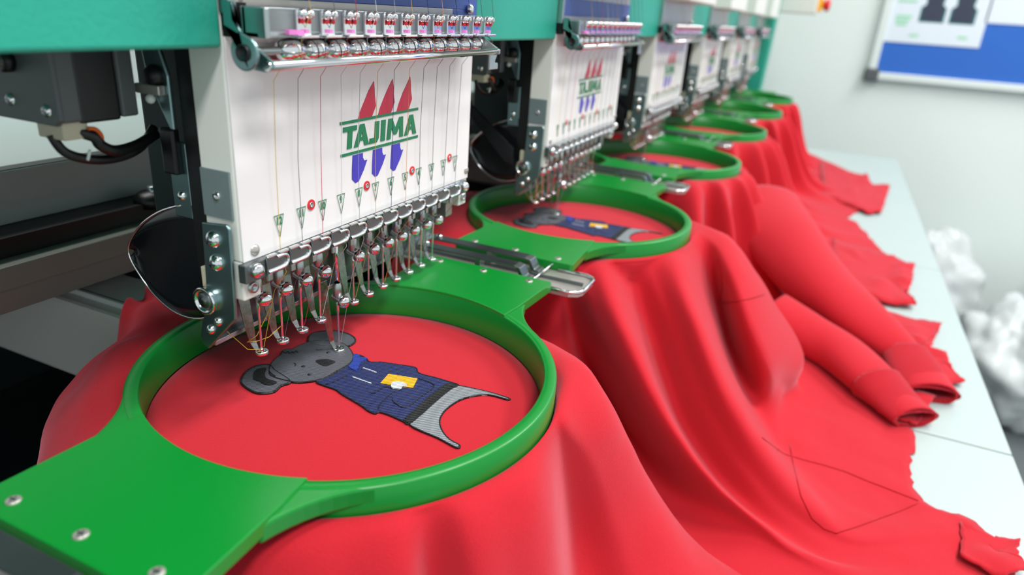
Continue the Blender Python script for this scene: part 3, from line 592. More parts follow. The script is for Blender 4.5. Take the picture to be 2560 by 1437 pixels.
MB().box(-0.030, 0.135, 0.0110, 0.0192, 0.1475, 0.1490).build('red_strip', M['redring'], head)

# clip rail under the plate
MB().box(-0.0530, 0.1500, 0.0160, 0.0203, 0.0555, 0.0640).build('clip_rail', M['darksteel'], head, 0.0004)
for i in range(12):
    x = NX[i] - 0.0050
    c = MB().box(x - 0.0072, x + 0.0066, 0.0150, 0.0161, 0.0566, 0.0650).build('thread_clip', M['darksteel'], head, 0.0005)
    MB().tube(catmull([(x - 0.0070, 0.0147, 0.0577), (x + 0.0026, 0.0147, 0.0577), (x + 0.0050, 0.0147, 0.0586), (x + 0.0060, 0.0147, 0.0607), (x + 0.0052, 0.0147, 0.0627), (x + 0.0028, 0.0147, 0.0635), (x - 0.0012, 0.0147, 0.0635)], 3), 0.0008, 8).build('clip_rib', M['chrome'], c)
    MB().box(x - 0.0071, x - 0.0014, 0.0142, 0.0161, 0.0643, 0.0656).box(x + 0.0008, x + 0.0065, 0.0142, 0.0161, 0.0643, 0.0656).build('clip_lip', M['chrome'], c, 0.0004)
    MB().box(x - 0.0072, x - 0.0045, 0.0146, 0.0160, 0.0535, 0.0568).build('clip_tab', M['steel'], c, 0.0003)
for x in (-0.0468, 0.1462):
    MB().ball((x, 0.0150, 0.0605), 0.0034, 14, sy=0.7).build('rail_screw', M['chrome'], head)
for x in (XL + 0.0052, XR - 0.0052):
    MB().lathe([(0, .0004), (.0011, .0004), (.0012, .0014), (.0026, .0015), (.0028, 0)], (x, 0.0205, 0.0510), (0, -1, 0), 18).build('socket_screw', M['steel'], head)

# needles (needle 8 is stitching: its bar is down)
for i in range(12):
    x = NX[i]; dz = -0.0235 if i == 4 else 0.0
    nb_ = MB().tube([(x, NEEDLE_Y, 0.0660), (x, NEEDLE_Y, 0.0400 + dz)], 0.0014, 10).build('needle_bar', M['chrome'], head)
    MB().lathe([(0, .0090), (.0020, .0086), (.0034, .0070), (.0038, .0050), (.0034, .0036), (.0024, .0030), (.0024, -.002), (0, -.002)], (x + 0.0002, NEEDLE_Y + 0.0010, 0.0385 + dz), (0.04, -1, -0.38), 16).build('needle_clamp', M['chrome'], nb_)
    MB().lathe([(.0018, -.0045), (.0026, -.003), (.0026, .003), (.0018, .0045)], (x, NEEDLE_Y, 0.0430 + dz), (0, 0, 1), 12).build('clamp_collar', M['steel'], nb_)
    MB().tube([(x, NEEDLE_Y, 0.0440 + dz), (x, NEEDLE_Y, 0.0300 + dz), (x, NEEDLE_Y, 0.0285 + dz), (x, NEEDLE_Y, 0.0080 + dz), (x, NEEDLE_Y, 0.0050 + dz)], [.0009, .0009, .0006, .00055, .0001], 8).build('needle', M['chrome'], nb_)
    fz = 0.0068 + (-0.0255 if i == 4 else 0.0)
    path = [(x - 0.0010, NEEDLE_Y + 0.0085, fz + 0.0420), (x - 0.0010, NEEDLE_Y + 0.0082, fz + 0.0300), (x - 0.0008, NEEDLE_Y + 0.0060, fz + 0.0140), (x - 0.0005, NEEDLE_Y + 0.0046, fz + 0.0045), (x - 0.0004, NEEDLE_Y + 0.0026, fz + 0.0008)]
    wd = [0.0030, 0.0036, 0.0030, 0.0020, 0.0014]
    mb = MB(); vs = []
    for (px, py, pz), w_ in zip(path, wd):
        vs += [(px - w_, py, pz), (px + w_, py, pz), (px + w_, py + 0.0008, pz + 0.0002), (px - w_, py + 0.0008, pz + 0.0002)]
    fs = []
    for j in range(len(path) - 1):
        for q in range(4):
            fs.append((j * 4 + q, (j + 1) * 4 + q, (j + 1) * 4 + (q + 1) % 4, j * 4 + (q + 1) % 4))
    fs += [(0, 1, 2, 3), (len(vs) - 1, len(vs) - 2, len(vs) - 3, len(vs) - 4)]
    ft = mb.add(vs, fs).build('presser_foot', M['footsteel'], head, 0.0003)
    MB().lathe([(.0010, .0008), (.0013, .0010), (.0028, .0010), (.0032, .0006), (.0032, -.0008), (.0028, -.0012), (.0013, -.0012), (.0010, -.0008), (.0010, .0008)], (x, NEEDLE_Y, fz), (0, 0, 1), 20).build('foot_ring', M['chrome'], ft)
    # thread: from the top, round the guide bar, down the plate, into the needle eye
    xt = x + 0.0030
    th = [(xt + 0.002, 0.004, 0.203), (xt, -0.0028, 0.168), (xt + 0.0004, 0.0030, 0.1578), (xt + 0.0002, 0.0032, 0.1500), (x + 0.0012, 0.0120, 0.1462), (x + 0.0010, 0.0168, 0.1400),
          (x - 0.0008 * math.sin(i * 1.7), 0.0176, 0.1050), (x - 0.0002, 0.0180, 0.0650), (x, 0.0155, 0.0540), (x + 0.0015, 0.0250, 0.0420 + 0.5 * dz), (x + 0.0008, NEEDLE_Y - 0.0008, 0.0095 + dz)]
    MB().tube(th, 0.00014, 5, False).build('thread', TM[i], head)
MB().tube([(NX[0] + .002, .030, .044), (NX[0] + .004, .031, .030), (NX[0] - .001, .036, .016), (NX[0] - .004, .040, .0125), (NX[0] + .001, .038, .0115), (NX[0] + .007, .036, .0118), (NX[0] + .0145, .035, .0150)], 0.00018, 5, False).build('loose_thread', TM[0], head)
MB().tube([(NX[0], .034, .008), (NX[0] - .006, .038, .010), (NX[0] - .013, .043, .0215)], 0.00016, 5, False).build('loose_thread', TM[0], head)

# catcher plate behind the needles
MB().prism([(0.0470, 0.0170), (0.0485, 0.0170), (0.0470, 0.0430), (0.0455, 0.0430)], 'x', -0.0500, 0.1580).build('catcher_plate', M['darksteel'], head, 0.0002)
MB().box(-0.0480, 0.1560, 0.0440, 0.0475, 0.0160, 0.0185).build('catcher_lip', M['steel'], head, 0.0003)
MB().box(XR - 0.0105, XR - 0.002, 0.0300, 0.0480, 0.0360, 0.0460).build('catcher_end_bracket', M['steel'], head, 0.0005)

# left side plate and its hardware
SP = [(0.0375, 0.0805), (0.0235, 0.0818), (0.0218, 0.0800), (0.0228, 0.0436), (0.0232, 0.0376), (0.0419, 0.0178), (0.0450, 0.0195), (0.0462, 0.0235), (0.0437, 0.0325), (0.0400, 0.0380), (0.0388, 0.0540)]
MB().prism(SP, 'x', -0.0545, -0.0528).build('side_plate', M['tealsteel'], head, 0.0005)
for (y, z, r) in ((0.0314, 0.0738, .0039), (0.0309, 0.0632, .0039), (0.0336, 0.0340, .0022), (0.0388, 0.0287, .0024)):
    o = MB().lathe([(0, r * .75), (r * .45, r * .7), (r * .85, r * .4), (r, r * .1), (r, 0)], (-0.0545, y, z), (-1, 0, 0), 18).build('side_screw', M['chrome'], head)
    MB().box(-0.0545 - r * .78, -0.0545 - r * .6, y - r * .5, y + r * .5, z - r * .09, z + r * .09).box(-0.0545 - r * .78, -0.0545 - r * .6, y - r * .09, y + r * .09, z - r * .5, z + r * .5).build('cross_slot', M['darksteel'], o)
cup = MB().lathe([(.0042, .0005), (.0048, .0024), (.0062, .0028), (.0066, .0022), (.0060, 0)], (-0.0545, 0.0388, 0.0437), (-1, 0, 0), 24).build('thread_wheel', M['chrome'], head)
MB().lathe([(0, .0026), (.0014, .0026), (.0018, .0020), (.0032, .0024), (.0040, .0016), (.0043, .0004)], (-0.0545, 0.0388, 0.0437), (-1, 0, 0), 24).build('wheel_hub', M['darksteel'], cup)
win = MB().box(-0.0516, -0.0506, 0.0222, 0.0386, 0.0830, 0.1040).build('side_window', M['satin'], head, 0.0003)
MB().lathe([(0, .0002), (.0010, .0003), (.0017, .0009), (.0018, 0)], (-0.0516, 0.0300, 0.0928), (-1, 0, 0), 14).build('window_screw', M['chrome'], win)
MB().box(-0.0520, -0.0440, 0.0395, 0.0440, 0.0480, 0.0580).build('stop_block', M['cream'], head, 0.0004)

# black curved guard beside the needles
rows = []
outline = [(0.0450, 0.0850, 0.0310), (0.0560, 0.0835, 0.0275), (0.0680, 0.0790, 0.0275), (0.0780, 0.0735, 0.0315), (0.0860, 0.0675, 0.0375), (0.0930, 0.0600, 0.0460), (0.0955, 0.0550, 0.0510)]
fine = [(v.x, v.y, v.z) for v in catmull(outline, 5)]
mb = MB(); vs = []
nsec = 9
for j, (y, zt, zb) in enumerate(fine):
    for q in range(nsec):
        t = q / (nsec - 1)
        vs.append((-0.0480 + 0.0030 * math.sin(math.pi * t) * j / (len(fine) - 1), y, zb + (zt - zb) * t))
fs = [(j * nsec + q, (j + 1) * nsec + q, (j + 1) * nsec + q + 1, j * nsec + q + 1) for j in range(len(fine) - 1) for q in range(nsec - 1)]
g = mb.add(vs, fs, True).build('guard_shield', M['shield'], head)
sm = g.modifiers.new('thick', 'SOLIDIFY'); sm.thickness = 0.0010; sm.offset = 0
nrim = [(-0.0482, y, zb) for (y, zt, zb) in outline] + [(-0.0482, y, zt) for (y, zt, zb) in outline[:0:-1]]
MB().tube(catmull(nrim, 3), 0.0005, 6).build('shield_rim', M['chrome'], g)
la = MB().prism([(0.0480, 0.0450), (0.0560, 0.0470), (0.1000, 0.0900), (0.0970, 0.0950), (0.0900, 0.0920), (0.0480, 0.0600)], 'x', -0.0585, -0.0560).build('guard_lever', M['shield'], head, 0.0006)
MB().ball((-0.0590, 0.0960, 0.0930), 0.0058, 12, sx=0.8).build('lever_knob', M['black'], la)

index_children()
HEAD_LABELS = ['large nearest embroidery head with sharp white logo plate and twelve numbered needles',
               'second embroidery head from the camera, logo plate slightly blurred',
               'third embroidery head of the row, behind the second one',
               'fourth embroidery head of the row, small and blurred',
               'fifth embroidery head, next to the last of the row',
               'farthest embroidery head, beside the teal end column']
HEADS = [head]
head['label'] = HEAD_LABELS[0]
for k in range(1, 6):
    h = copy_tree(head)
    h.location.x += k * PITCH
    h['label'] = HEAD_LABELS[k]
    HEADS.append(h)
    if k >= 2:                       # the farther heads have silver panels
        for c in h.children:
            if c.name.startswith('blue_panel'):
                c.material_slots[0].link = 'OBJECT'; c.material_slots[0].material = M['silverpanel']
for o in list(CH.get(head.name, ())):
    if o.name.startswith('guard_lever'):
        for c in CH.get(o.name, ()): bpy.data.objects.remove(c)
        bpy.data.objects.remove(o)
index_children()

# ---- motors under the beam beside each head
mo = thing('stepper_motor', (-0.080, 0.085, 0.120), 'x', 'motor', 'motors under the beam')
ch = 0.008
MB().prism([(0.060, 0.1225 + ch * .3), (0.060 + ch * .3, 0.1225), (0.100, 0.1225), (0.112, 0.130), (0.112, 0.1528), (0.060, 0.1528)], 'x', -0.0935, -0.0915).build('mounting_plate', M['grey'], mo, 0.0005)
MB().box(-0.0915, -0.0835, 0.0610, 0.105, 0.1235, 0.1528).build('end_bell', M['grey'], mo, 0.001)
MB().box(-0.0835, -0.0665, 0.0620, 0.104, 0.1225, 0.1528).build('motor_body', M['black'], mo, 0.001)
MB().box(-0.0665, -0.0590, 0.0610, 0.105, 0.1235, 0.1528).build('end_bell', M['grey'], mo, 0.001)
MB().tube([(-0.0935, 0.083, 0.1445), (-0.1060, 0.083, 0.1445)], 0.0022, 12).build('shaft', M['brownalu'], mo)
MB().lathe([(.0022, .0), (.0042, .0), (.0042, .003), (.0022, .0032)], (-0.0935, 0.083, 0.1445), (-1, 0, 0), 16).build('shaft_collar', M['black'], mo)
for (y, z) in ((0.0665, 0.1280), (0.0870, 0.1300)):
    o = MB().lathe([(0, .0012), (.0014, .0011), (.0024, .0004), (.0025, 0)], (-0.0935, y, z), (-1, 0, 0), 16).build('motor_screw', M['chrome'], mo)
    MB().box(-0.0949, -0.0944, y - .0014, y + .0014, z - .0003, z + .0003).box(-0.0949, -0.0944, y - .0003, y + .0003, z - .0014, z + .0014).build('cross_slot', M['darksteel'], o)
MB().box(-0.0905, -0.0800, 0.0640, 0.0790, 0.1165, 0.1235).build('connector', M['cream'], mo, 0.0006)
MB().tube(catmull([(-0.083, 0.066, 0.119), (-0.078, 0.064, 0.1165), (-0.076, 0.064, 0.113), (-0.070, 0.064, 0.110), (-0.058, 0.066, 0.1105), (-0.047, 0.068, 0.1135)], 5), 0.0023, 10).build('cable', M['black'], mo)
MB().tube(catmull([(-0.090, 0.072, 0.118), (-0.087, 0.070, 0.111), (-0.078, 0.068, 0.107), (-0.066, 0.068, 0.106), (-0.055, 0.068, 0.109), (-0.046, 0.070, 0.116)], 5), 0.0019, 10).build('cable', M['black'], mo)
MB().tube(catmull([(-0.081, 0.063, 0.1205), (-0.0785, 0.0622, 0.120), (-0.0765, 0.0622, 0.1175), (-0.076, 0.063, 0.115)], 5), 0.0008, 8).build('orange_wire', M['orange'], mo)
MB().tube(catmull([(-0.0835, 0.0625, 0.1085), (-0.0825, 0.062, 0.112), (-0.0800, 0.066, 0.1105)], 4), 0.0006, 6).build('cable_tie', M['whitealu'], mo)
MB().prism([(0.054, 0.1528), (0.064, 0.1528), (0.062, 0.138), (0.056, 0.126), (0.052, 0.118), (0.050, 0.118), (0.050, 0.140)], 'x', -0.0525, -0.0505).build('lever_bracket', M['tealsteel'], mo, 0.0005)
MB().box(-0.0560, -0.0525, 0.052, 0.066, 0.132, 0.136).build('bracket_arm', M['silverpanel'], mo, 0.0005)
MB().lathe([(0, .003), (.003, .003), (.0045, .001), (.0045, -.004), (0, -.004)], (-0.0535, 0.0565, 0.1395), (-1, 0, 0), 16).build('pivot_cap', M['black'], mo)
MB().ball((-0.0545, 0.0590, 0.1300), 0.0020, 10).build('pivot_ball', M['whitealu'], mo)
MB().box(-0.0520, -0.0480, 0.0520, 0.0600, 0.098, 0.1180).build('cable_clamp', M['black'], mo, 0.001)
index_children()
mo['label'] = 'black stepper motor with cables under the teal beam, left of the nearest head'
for k in range(1, 6):
    c = copy_tree(mo)
    c.location.x += k * PITCH
    c['label'] = 'dark stepper motor under the beam between the %s and %s heads' % (ORD[k - 1], ORD[k])

# ================================================================== hoops
hoop = thing('embroidery_hoop', (0, 0, -0.02), 'x', 'embroidery hoop', 'round green hoops')
RI, RO = 0.1000, 0.1067
prof = [(RI, -0.0200), (RI, -0.0008), (RI + 0.0008, 0.0), (RO - 0.0010, 0.0), (RO, -0.0010), (RO, -0.0150), (RO - 0.001, -0.0200), (RI, -0.0200)]
MB().lathe(prof, (0, 0, 0), (0, 0, 1), 160).build('ring', M['green'], hoop)
for sx in (-1, 1):
    th0 = math.asin(0.045 / 0.1003)
    arc = [(-0.1003 * math.cos(a), 0.1003 * math.sin(a)) for a in [th0 + (-2 * th0) * i / 24 for i in range(25)]]
    # arc runs from +y to -y on the near side; then neck fillet, straight sides and the clamped outer edge
    poly = arc + [(-0.1005, -0.0462), (-0.1060, -0.0470), (-0.1560, -0.0500), (-0.1580, -0.0485), (-0.1580, 0.0485), (-0.1560, 0.0500), (-0.1060, 0.0470), (-0.1005, 0.0462)]
    poly = [(-sx * x, y) for x, y in poly] if sx > 0 else poly
    fp = MB().prism(poly, 'z', -0.0055, 0.0012).build('flange_plate', M['green'], hoop, 0.0006)
    # solid fillets where the ring runs into the plate
    for sy in (-1, 1):
        ringpts = [(-0.1030 * math.cos(math.radians(t)), 0.1030 * math.sin(math.radians(t))) for t in (24, 28, 32, 36, 40)]
        edge = []
        for i in range(9):
            t = i / 8
            # quadratic curve from the outer ring to the straight side of the plate
            p0, p1, p2 = (-0.0800, 0.0706), (-0.0945, 0.0525), (-0.1180, 0.0472)
            edge.append(((1 - t) ** 2 * p0[0] + 2 * t * (1 - t) * p1[0] + t * t * p2[0], (1 - t) ** 2 * p0[1] + 2 * t * (1 - t) * p1[1] + t * t * p2[1]))
        poly2 = [(x, sy * y) for x, y in ringpts + edge + [(-0.1180, 0.0440)]]
        if sx > 0: poly2 = [(-x, y) for x, y in poly2]
        MB().prism(poly2, 'z', -0.0085, -0.0003).build('neck_fillet', M['green'], fp, 0.0012)
    for y in (-0.0355, 0.0, 0.0355):
        s_ = MB().lathe([(0, .0005), (.0022, .0005), (.0026, .0002), (.0027, -.0006)], (sx * 0.1502, y, 0.0014), (0, 0, 1), 18).build('plate_screw', M['silverpanel'], fp)
        MB().box(sx * 0.1502 - .0014, sx * 0.1502 + .0014, y - .0003, y + .0003, 0.0017, 0.0021).box(sx * 0.1502 - .0003, sx * 0.1502 + .0003, y - .0014, y + .0014, 0.0017, 0.0021).build('cross_slot', M['darksteel'], s_)
me = text_mesh('15', 0.0062, 'moulded_mark')
index_children()
bpy.data.meshes.remove(me)
HOOP_LABELS = ['large green round hoop nearest the camera, holding the sharp koala embroidery', 'second green hoop from the camera, with the slightly blurred koala',
               'third green hoop of the row, only a sliver of koala showing', 'fourth green hoop of the row', 'fifth green hoop of the row', 'farthest green hoop, nearest the pale wall']
hoop['label'] = HOOP_LABELS[0]
for k in range(1, 6):
    c = copy_tree(hoop); c.location.x += k * PITCH; c['label'] = HOOP_LABELS[k]

# ---- steel holders that clamp the hoop plates
X0 = -PITCH / 2
hd = thing('hoop_holder', (X0, 0.1, -0.008), 'x', 'hoop holder', 'steel hoop holders')
nose = [(X0 + 0.019 * math.cos(a), -0.052 + 0.019 * math.sin(a)) for a in [math.pi + math.pi * i / 12 for i in range(13)]]
nose = [(X0 - 0.0195, -0.045)] + [(X0 - 0.0195, -0.062), (X0 - 0.016, -0.068), (X0 - 0.011, -0.070), (X0 + 0.011, -0.070), (X0 + 0.016, -0.068), (X0 + 0.0195, -0.062)] + [(X0 + 0.0195, -0.045)]
MB().prism(nose + [(X0 + 0.0195, 0.248), (X0 - 0.0195, 0.248)], 'z', -0.0080, -0.0052).build('arm_plate', M['silverpanel'], hd, 0.0006)
MB().tube([(x, y, -0.0040) for x, y in [(X0 + 0.0185, -0.040)] + nose[::-1][1:-1] + [(X0 - 0.0185, -0.040)]], 0.0014, 8).build('rolled_rim', M['chrome'], hd)
MB().box(X0 - 0.0008, X0 + 0.0008, -0.066, 0.20, -0.0052, -0.0030).build('centre_rib', M['darksteel'], hd)
for sx in (-1, 1):
    xc = X0 + sx * 0.0098
    w_ = 0.0052
    pr = [(-0.030, -0.0030), (-0.026, -0.0024), (-0.0225, 0.0042), (-0.018, 0.0050), (0.245, 0.0050), (0.245, 0.0034), (-0.0195, 0.0034), (-0.0235, -0.0046), (-0.030, -0.0050)]
    MB().prism(pr, 'x', xc - w_, xc + w_).build('spring_arm', M['darksteel'], hd, 0.0006)
    MB().ball((xc, 0.058, 0.0060), 0.0028, 12, sz=0.6).build('spring_rivet', M['chrome'], hd)
    MB().box(xc - 0.004, xc + 0.004, 0.010, 0.014, -0.0052, 0.0034).build('spring_post', M['steel'], hd)
    MB().tube([(xc - 0.006, -0.033, -0.0025), (xc + 0.006, -0.036, 0.0005)], 0.0008, 8).build('lock_pin', M['chrome'], hd)
MB().box(X0 - 0.016, X0 + 0.016, 0.236, 0.2495, -0.0052, 0.034).build('mounting_block', M['brownalu'], hd, 0.001)
index_children()
hd['label'] = 'steel hoop holder in the lower left corner beside the nearest green plate'
for k in range(1, 6):
    c = copy_tree(hd); c.location.x += k * PITCH
    c['label'] = 'steel spring holder between the %s and %s green hoops' % (ORD[k - 1], ORD[k])

# ================================================================== garments
def polar_rails(k, rnd):
    cx = k * PITCH
    rails = []
    th = -25.0
    crest = False
    crest_p = [(.107, -.012), (.124, -.016), (.144, -.045), (.166, -.092), (.195, -.135), (.240, -.153), (.300, -.157)]
    val_p = [(.107, -.012), (.116, -.026), (.128, -.072), (.146, -.120), (.176, -.150), (.235, -.157), (.300, -.158)]
    front = [-38, -50, -60, -72, -82, -94, -104, -116, -127, -138, -148]
    far = [(.107, -.012), (.120, -.035), (.135, -.090), (.150, -.145), (.160, -.158)]
    farw = [(.107, -.012), (.140, -.012), (.190, -.030), (.215, -.080), (.225, -.158)]
    def R(a, p, sh=0.0):
        c, s = math.cos(math.radians(a)), math.sin(math.radians(a))
        return [(cx + r * c - sh * (r - .107), r * s, z) for r, z in p]
    rails.append(R(16, farw if k == 5 else far)); rails.append(R(-2, farw if k == 5 else far))
    rails.append(R(-20, farw if k == 5 else far))
    for i, a in enumerate(front):
        a2 = a + rnd.uniform(-3, 3)
        p = crest_p if i % 2 == 0 else val_p
        sc = rnd.uniform(.9, 1.08) * (0.75 if k == 5 else 1.12)
        rails.append(R(a2, [(.107 + (r - .107) * sc, z) for r, z in p], 0.30))
    for a in (-162, -176, 170):
        rails.append(R(a, far))
    rails.append(R(150, [(.107, -.012), (.125, -.018), (.15, -.05), (.158, -.11), (.16, -.158)]))
    for xo in (-.03, .03):
        rails.append([(cx + xo, .103, -.012), (cx + xo * 1.05, .125, -.011), (cx + xo * 1.1, .145, -.013), (cx + xo * 1.1, .165, -.017), (cx + xo * 1.12, .18, -.0225)])
    rails.append([(cx + .075, .077, -.012), (cx + .085, .095, -.014), (cx + .098, .115, -.03), (cx + .105, .13, -.07), (cx + .107, .135, -.158)])
    return rails

def garment_mesh(rails, cx, across, along, seed, amp=0.0016):
    """loft through the rails (ring edge -> hem), closed round the hoop, plus the flat cloth inside the ring"""
    n = len(rails)
    R = [resample(r, along) for r in rails]
    cols = []
    for i in range(n):
        p0, p1, p2, p3 = R[(i - 1) % n], R[i], R[(i + 1) % n], R[(i + 2) % n]
        for k in range(across):
            t = k / across
            col = []
            for j in range(along):
                a, b, c, d = p0[j], p1[j], p2[j], p3[j]
                v = 0.5 * ((2 * b) + (c - a) * t + (2 * a - 5 * b + 4 * c - d) * t * t + (3 * b - a - 3 * c + d) * t ** 3)
                col.append(v)
            cols.append(col)
    mcols = len(cols)
    verts = []; faces = []
    inner = [(0.0, -.0200), (0.02, -.02), (0.04, -.02), (.06, -.02), (.08, -.02), (.0925, -.0200), (.0990, -.0200), (.0997, -.0214), (.1040, -.0216), (.1066, -.0205), (.1072, -.0150)]
    ring0 = []
    for col in cols:
        a = math.atan2(col[0].y, col[0].x - cx); ring0.append(a)
    for ci, col in enumerate(cols):
        a = ring0[ci]
        for r, z in inner[1:]:
            verts.append((cx + r * math.cos(a), r * math.sin(a), z))
        for j, v in enumerate(col):
            w_ = min(1.0, j / 6)
            nv = noise.noise(Vector((v.x * 26 + seed, v.y * 26, v.z * 26))) + 0.5 * noise.noise(Vector((v.x * 70, v.y * 70 + seed, v.z * 70)))
            v2 = Vector(v)
            rr = math.hypot(v2.x - cx, v2.y)
            if rr < 0.1082 and v2.z > -0.03:
                s = 0.1082 / max(rr, 1e-6); v2.x = cx + (v2.x - cx) * s; v2.y *= s
            if j == along - 1 and v2.y < 0:
                jg = 0.0045 * noise.noise(Vector((v2.x * 130, v2.y * 130, seed)))
                v2.x += jg * 0.6; v2.y += jg
            v2.z = max(v2.z + amp * nv * w_, -0.1588)
            verts.append(tuple(v2))
    stride = len(inner) - 1 + along
    for ci in range(mcols):
        c2 = (ci + 1) % mcols
        for j in range(stride - 1):
            faces.append((ci * stride + j, c2 * stride + j, c2 * stride + j + 1, ci * stride + j + 1))
    verts.append((cx, 0, -.02)); ctr = len(verts) - 1
    for ci in range(mcols):
        faces.append((ctr, ((ci + 1) % mcols) * stride, ci * stride))
    me = bpy.data.meshes.new('sweatshirt_body')
    me.from_pydata(verts, [], faces)
    me.polygons.foreach_set('use_smooth', [True] * len(faces))
    me.update()
    return me

def sleeve(pts, parent, name='sleeve', flat_=0.22):
    P = [Vector(p[:3]) for p in pts]; rad = [p[3] for p in pts]
    C = catmull(P, 6); m_ = len(C)
    rr = []
    for i in range(m_):
        t = i / (m_ - 1) * (len(rad) - 1); j = min(int(t), len(rad) - 2); rr.append(rad[j] + (rad[j + 1] - rad[j]) * (t - j))
    n = 28; vs = []; fs = []
    for i, c in enumerate(C):
        d = (C[min(i + 1, m_ - 1)] - C[max(i - 1, 0)]).normalized()
        s = d.cross(Vector((0, 0, 1))).normalized(); u = s.cross(d)
        for k in range(n):
            a = 2 * math.pi * k / n
            q = 1 + 0.035 * math.sin(3 * a + i * 0.35)
            p = c + rr[i] * q * (math.cos(a) * s * 1.05 + math.sin(a) * u * (0.72 - flat_ * i / (m_ - 1)))
            p.z = max(p.z, -0.1580)
            vs.append(p)
    for i in range(m_ - 1):
        for k in range(n):
            fs.append((i * n + k, i * n + (k + 1) % n, (i + 1) * n + (k + 1) % n, (i + 1) * n + k))
    o = MB().add(vs, fs, True).build(name, M['fleece'], parent)
    s = o.modifiers.new('thick', 'SOLIDIFY'); s.thickness = 0.0014
    return o

def hem_piece(poly, parent, name='cut_hem'):
    P = [Vector(p) for p in poly]
    ring_ = []
    rnd = random.Random(len(poly) * 7 + int(poly[0][0] * 1000))
    for i, p in enumerate(P):
        q = P[(i + 1) % len(P)]
        for k in range(7):
            v = p.lerp(q, k / 7)
            v += Vector((rnd.uniform(-.0012, .0012), rnd.uniform(-.0012, .0012), 0))
            ring_.append(v)
    c = sum(P, Vector()) / len(P)
    n = len(ring_); vs = []; fs = []
    L = 7
    for l in range(L):
        t = (l + 1) / L
        for i, v in enumerate(ring_):
            w_ = c.lerp(v, t)
            w_.z = -0.1555 + 0.009 * max(0, noise.noise(Vector((w_.x * 30, w_.y * 30, 3)))) + (0.004 * max(0, noise.noise(Vector((w_.x * 60, w_.y * 60, 9)))) if l == L - 1 else 0)
            vs.append(w_)
    vs.append(c)
    for l in range(L - 1):
        for i in range(n):
            fs.append((l * n + i, (l + 1) * n + i, (l + 1) * n + (i + 1) % n, l * n + (i + 1) % n))
    for i in range(n): fs.append((len(vs) - 1, i, (i + 1) % n))
    o = MB().add(vs, fs, True).build(name, M['fleece'], parent)
    s = o.modifiers.new('thick', 'SOLIDIFY'); s.thickness = 0.0016
    return o

GLAB = ['red sweatshirt clamped in the nearest hoop with the sharp koala embroidery', 'red hooded sweatshirt with a front pocket hanging from the second hoop',
        'red sweatshirt in the third hoop with two sleeves lying on the table', 'red sweatshirt hanging from the fourth hoop',
        'red sweatshirt hanging from the fifth hoop, a cut corner on the table', 'red sweatshirt in the farthest hoop against the pale wall']
GARMENTS = []
for k in range(6):
    rails = GARMENT_RAILS.get(k + 1) or polar_rails(k, random.Random(40 + k))
    if k in (0, 1): rails = rails
    g = thing('sweatshirt', (k * PITCH, -0.05, -0.16), GLAB[k], 'sweatshirt', 'red sweatshirts in the hoops')
    me = garment_mesh(rails, k * PITCH, 9 if k < 2 else 6, 56 if k < 2 else 36, k * 3.1)
    o = link('body_cloth', me, M['fleece'], g)
    s = o.modifiers.new('thick', 'SOLIDIFY'); s.thickness = 0.0012; s.offset = -1
    GARMENTS.append(g)

def on_cloth_tube(pts, r, name, material, parent):
    return MB().tube(catmull(pts, 6), r, 6).build(name, material, parent)
sleeve(SLEEVES['a'], GARMENTS[2]); sleeve(SLEEVES['b'], GARMENTS[2])
for i, key in enumerate(('a', 'b')):
    e = SLEEVES[key]
    a, b = Vector(e[-3][:3]), Vector(e[-1][:3])
    c = sleeve([(*a, e[-3][3] * 1.06), (*a.lerp(b, .5), e[-1][3] * 1.12), (*b, e[-1][3] * 1.12)], GARMENTS[2], 'cuff', 0.45)
    c.data.materials[0] = M['fleecerib']
hem_piece(HEM_PIECES['g5'], GARMENTS[4]); hem_piece(HEM_PIECES['g4'], GARMENTS[3])
hem_piece(HEM_PIECES['g3'], GARMENTS[2]); hem_piece(HEM_PIECES['g3b'], GARMENTS[2]); hem_piece(HEM_PIECES['g2'], GARMENTS[1])

for key, pts in SEAMS.items():
    MB().tube(pts, 0.0006, 6).build(key, M['seam'], GARMENTS[0] if key == 'front_crease' else GARMENTS[1])

# ---- embroidered koala, one in each hoop
def smooth_poly(pts, n=4):
    return [(v.x, v.y) for v in catmull([(x, y, 0) for x, y in pts], n, True)]
Z0 = -0.01985
def patch(key, z, material, name, parent, smooth=True, th=0.0006):
    p = smooth_poly(EMBLEM[key]) if smooth else EMBLEM[key]
    return MB().prism(p, 'z', z, z + th).build(name, material, parent)
def stitch(pts, z, r, name, material, parent, closed=False):
    P = [(x, y, z) for x, y in pts]
    P = catmull(P, 4, closed)
    if closed: P.append(P[0])
    return MB().tube(P, r, 5).build(name, material, parent)
g0 = GARMENTS[0]
em = patch('head', Z0 + .0003, M['koala'], 'koala_embroidery', g0)
tag(em, 'embroidered grey koala in a navy hoodie')
patch('ear', Z0, M['koala'], 'ear', em); patch('ear2', Z0, M['koala'], 'ear', em)
patch('earin', Z0 + .0004, M['blackthread'], 'inner_ear', em); patch('nose', Z0 + .0005, M['blackthread'], 'nose', em)
patch('hoodie', Z0, M['navy'], 'hoodie', em, False)
patch('hem', Z0 + .0004, M['blackthread'], 'waistband', em, False)
patch('pants', Z0, M['koala2'], 'trousers', em, False)
patch('patch', Z0 + .0005, M['yellow'], 'pocket_badge', em, False); patch('apple', Z0 + .0007, M['silver'], 'badge_symbol', em)
patch('bow', Z0 + .0005, M['blue'], 'hood_tie', em)
for key, r in (('head', .0006), ('ear', .0007), ('ear2', .0006), ('hoodie', .0005), ('pants', .0005)):
    stitch(EMBLEM[key], Z0 + .0004, r, 'outline_stitch', M['blackthread'], em, True)
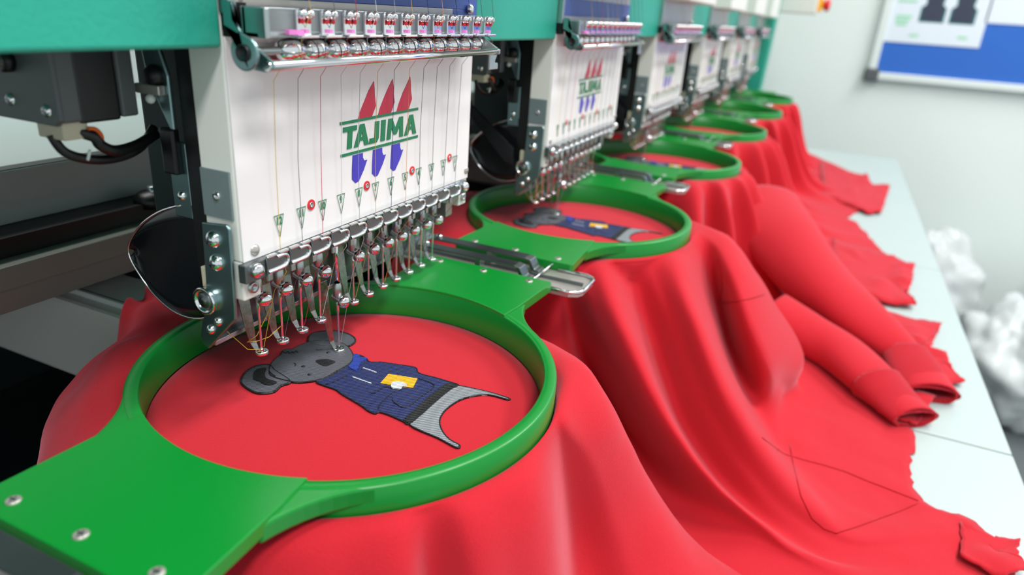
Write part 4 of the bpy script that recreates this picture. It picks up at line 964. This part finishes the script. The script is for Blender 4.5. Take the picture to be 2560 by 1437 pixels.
for key in ('pock', 'sleeveline', 'sleeveline2', 'sleeve1'):
    stitch(EMBLEM[key], Z0 + .0007, .0003, 'seam_stitch', M['blackthread'], em)
for key in ('smile', 'brow', 'ears', 'tuft'):
    stitch(EMBLEM[key], Z0 + .0010, .0003, 'face_stitch', M['blackthread'], em)
for key in ('cord1', 'cord2'):
    stitch(EMBLEM[key], Z0 + .0007, .0004, 'cord_stitch', M['silver'], em)
for key in ('eye1', 'eye2', 'dot'):
    x, y = EMBLEM[key][0]
    MB().ball((x, y, Z0 + .0009), .0012, 10, sz=.4).build('eye', M['blackthread'], em)
index_children()
for k in (1, 2):
    c = copy_tree(em, GARMENTS[k])
    c.location = Vector((k * PITCH, 0, 0)) - GARMENTS[k].location

# ---- plastic bags on the floor by the wall
def bag(c, r, seed, label):
    vs = []; fs = []; n, h = 72, 44
    for i in range(h + 1):
        p = math.pi * i / h
        for k in range(n):
            t = 2 * math.pi * k / n
            d = Vector((math.sin(p) * math.cos(t), math.sin(p) * math.sin(t), math.cos(p)))
            q = 1 + 0.28 * noise.noise(d * 2.2 + Vector((seed, 0, 0))) + 0.16 * (0.4 - abs(noise.noise(d * 4 + Vector((0, seed, 0))))) + 0.08 * (0.4 - abs(noise.noise(d * 10 + Vector((0, seed, 5)))))
            v = Vector(c) + Vector((d.x * r[0], d.y * r[1], d.z * r[2])) * q
            v.z = max(v.z, FLOOR_Z + 0.001)
            vs.append(v)
    for i in range(h):
        for k in range(n):
            fs.append((i * n + k, (i + 1) * n + k, (i + 1) * n + (k + 1) % n, i * n + (k + 1) % n))
    o = MB().add(vs, fs, True).build('plastic_bag', M['bag'])
    return tag(o, label, 'plastic bag', 'plastic bags on the floor')
bag((2.12, -0.88, FLOOR_Z + 0.15), (0.19, 0.17, 0.19), 1.0, 'crumpled clear plastic bag at the right edge, on the floor by the table')
bag((2.49, -0.66, FLOOR_Z + 0.18), (0.15, 0.17, 0.24), 5.0, 'crumpled plastic bag against the wall behind the table edge')
bag((2.47, -1.14, FLOOR_Z + 0.18), (0.16, 0.19, 0.24), 9.0, 'plastic bag heaped in the corner under the notice board')
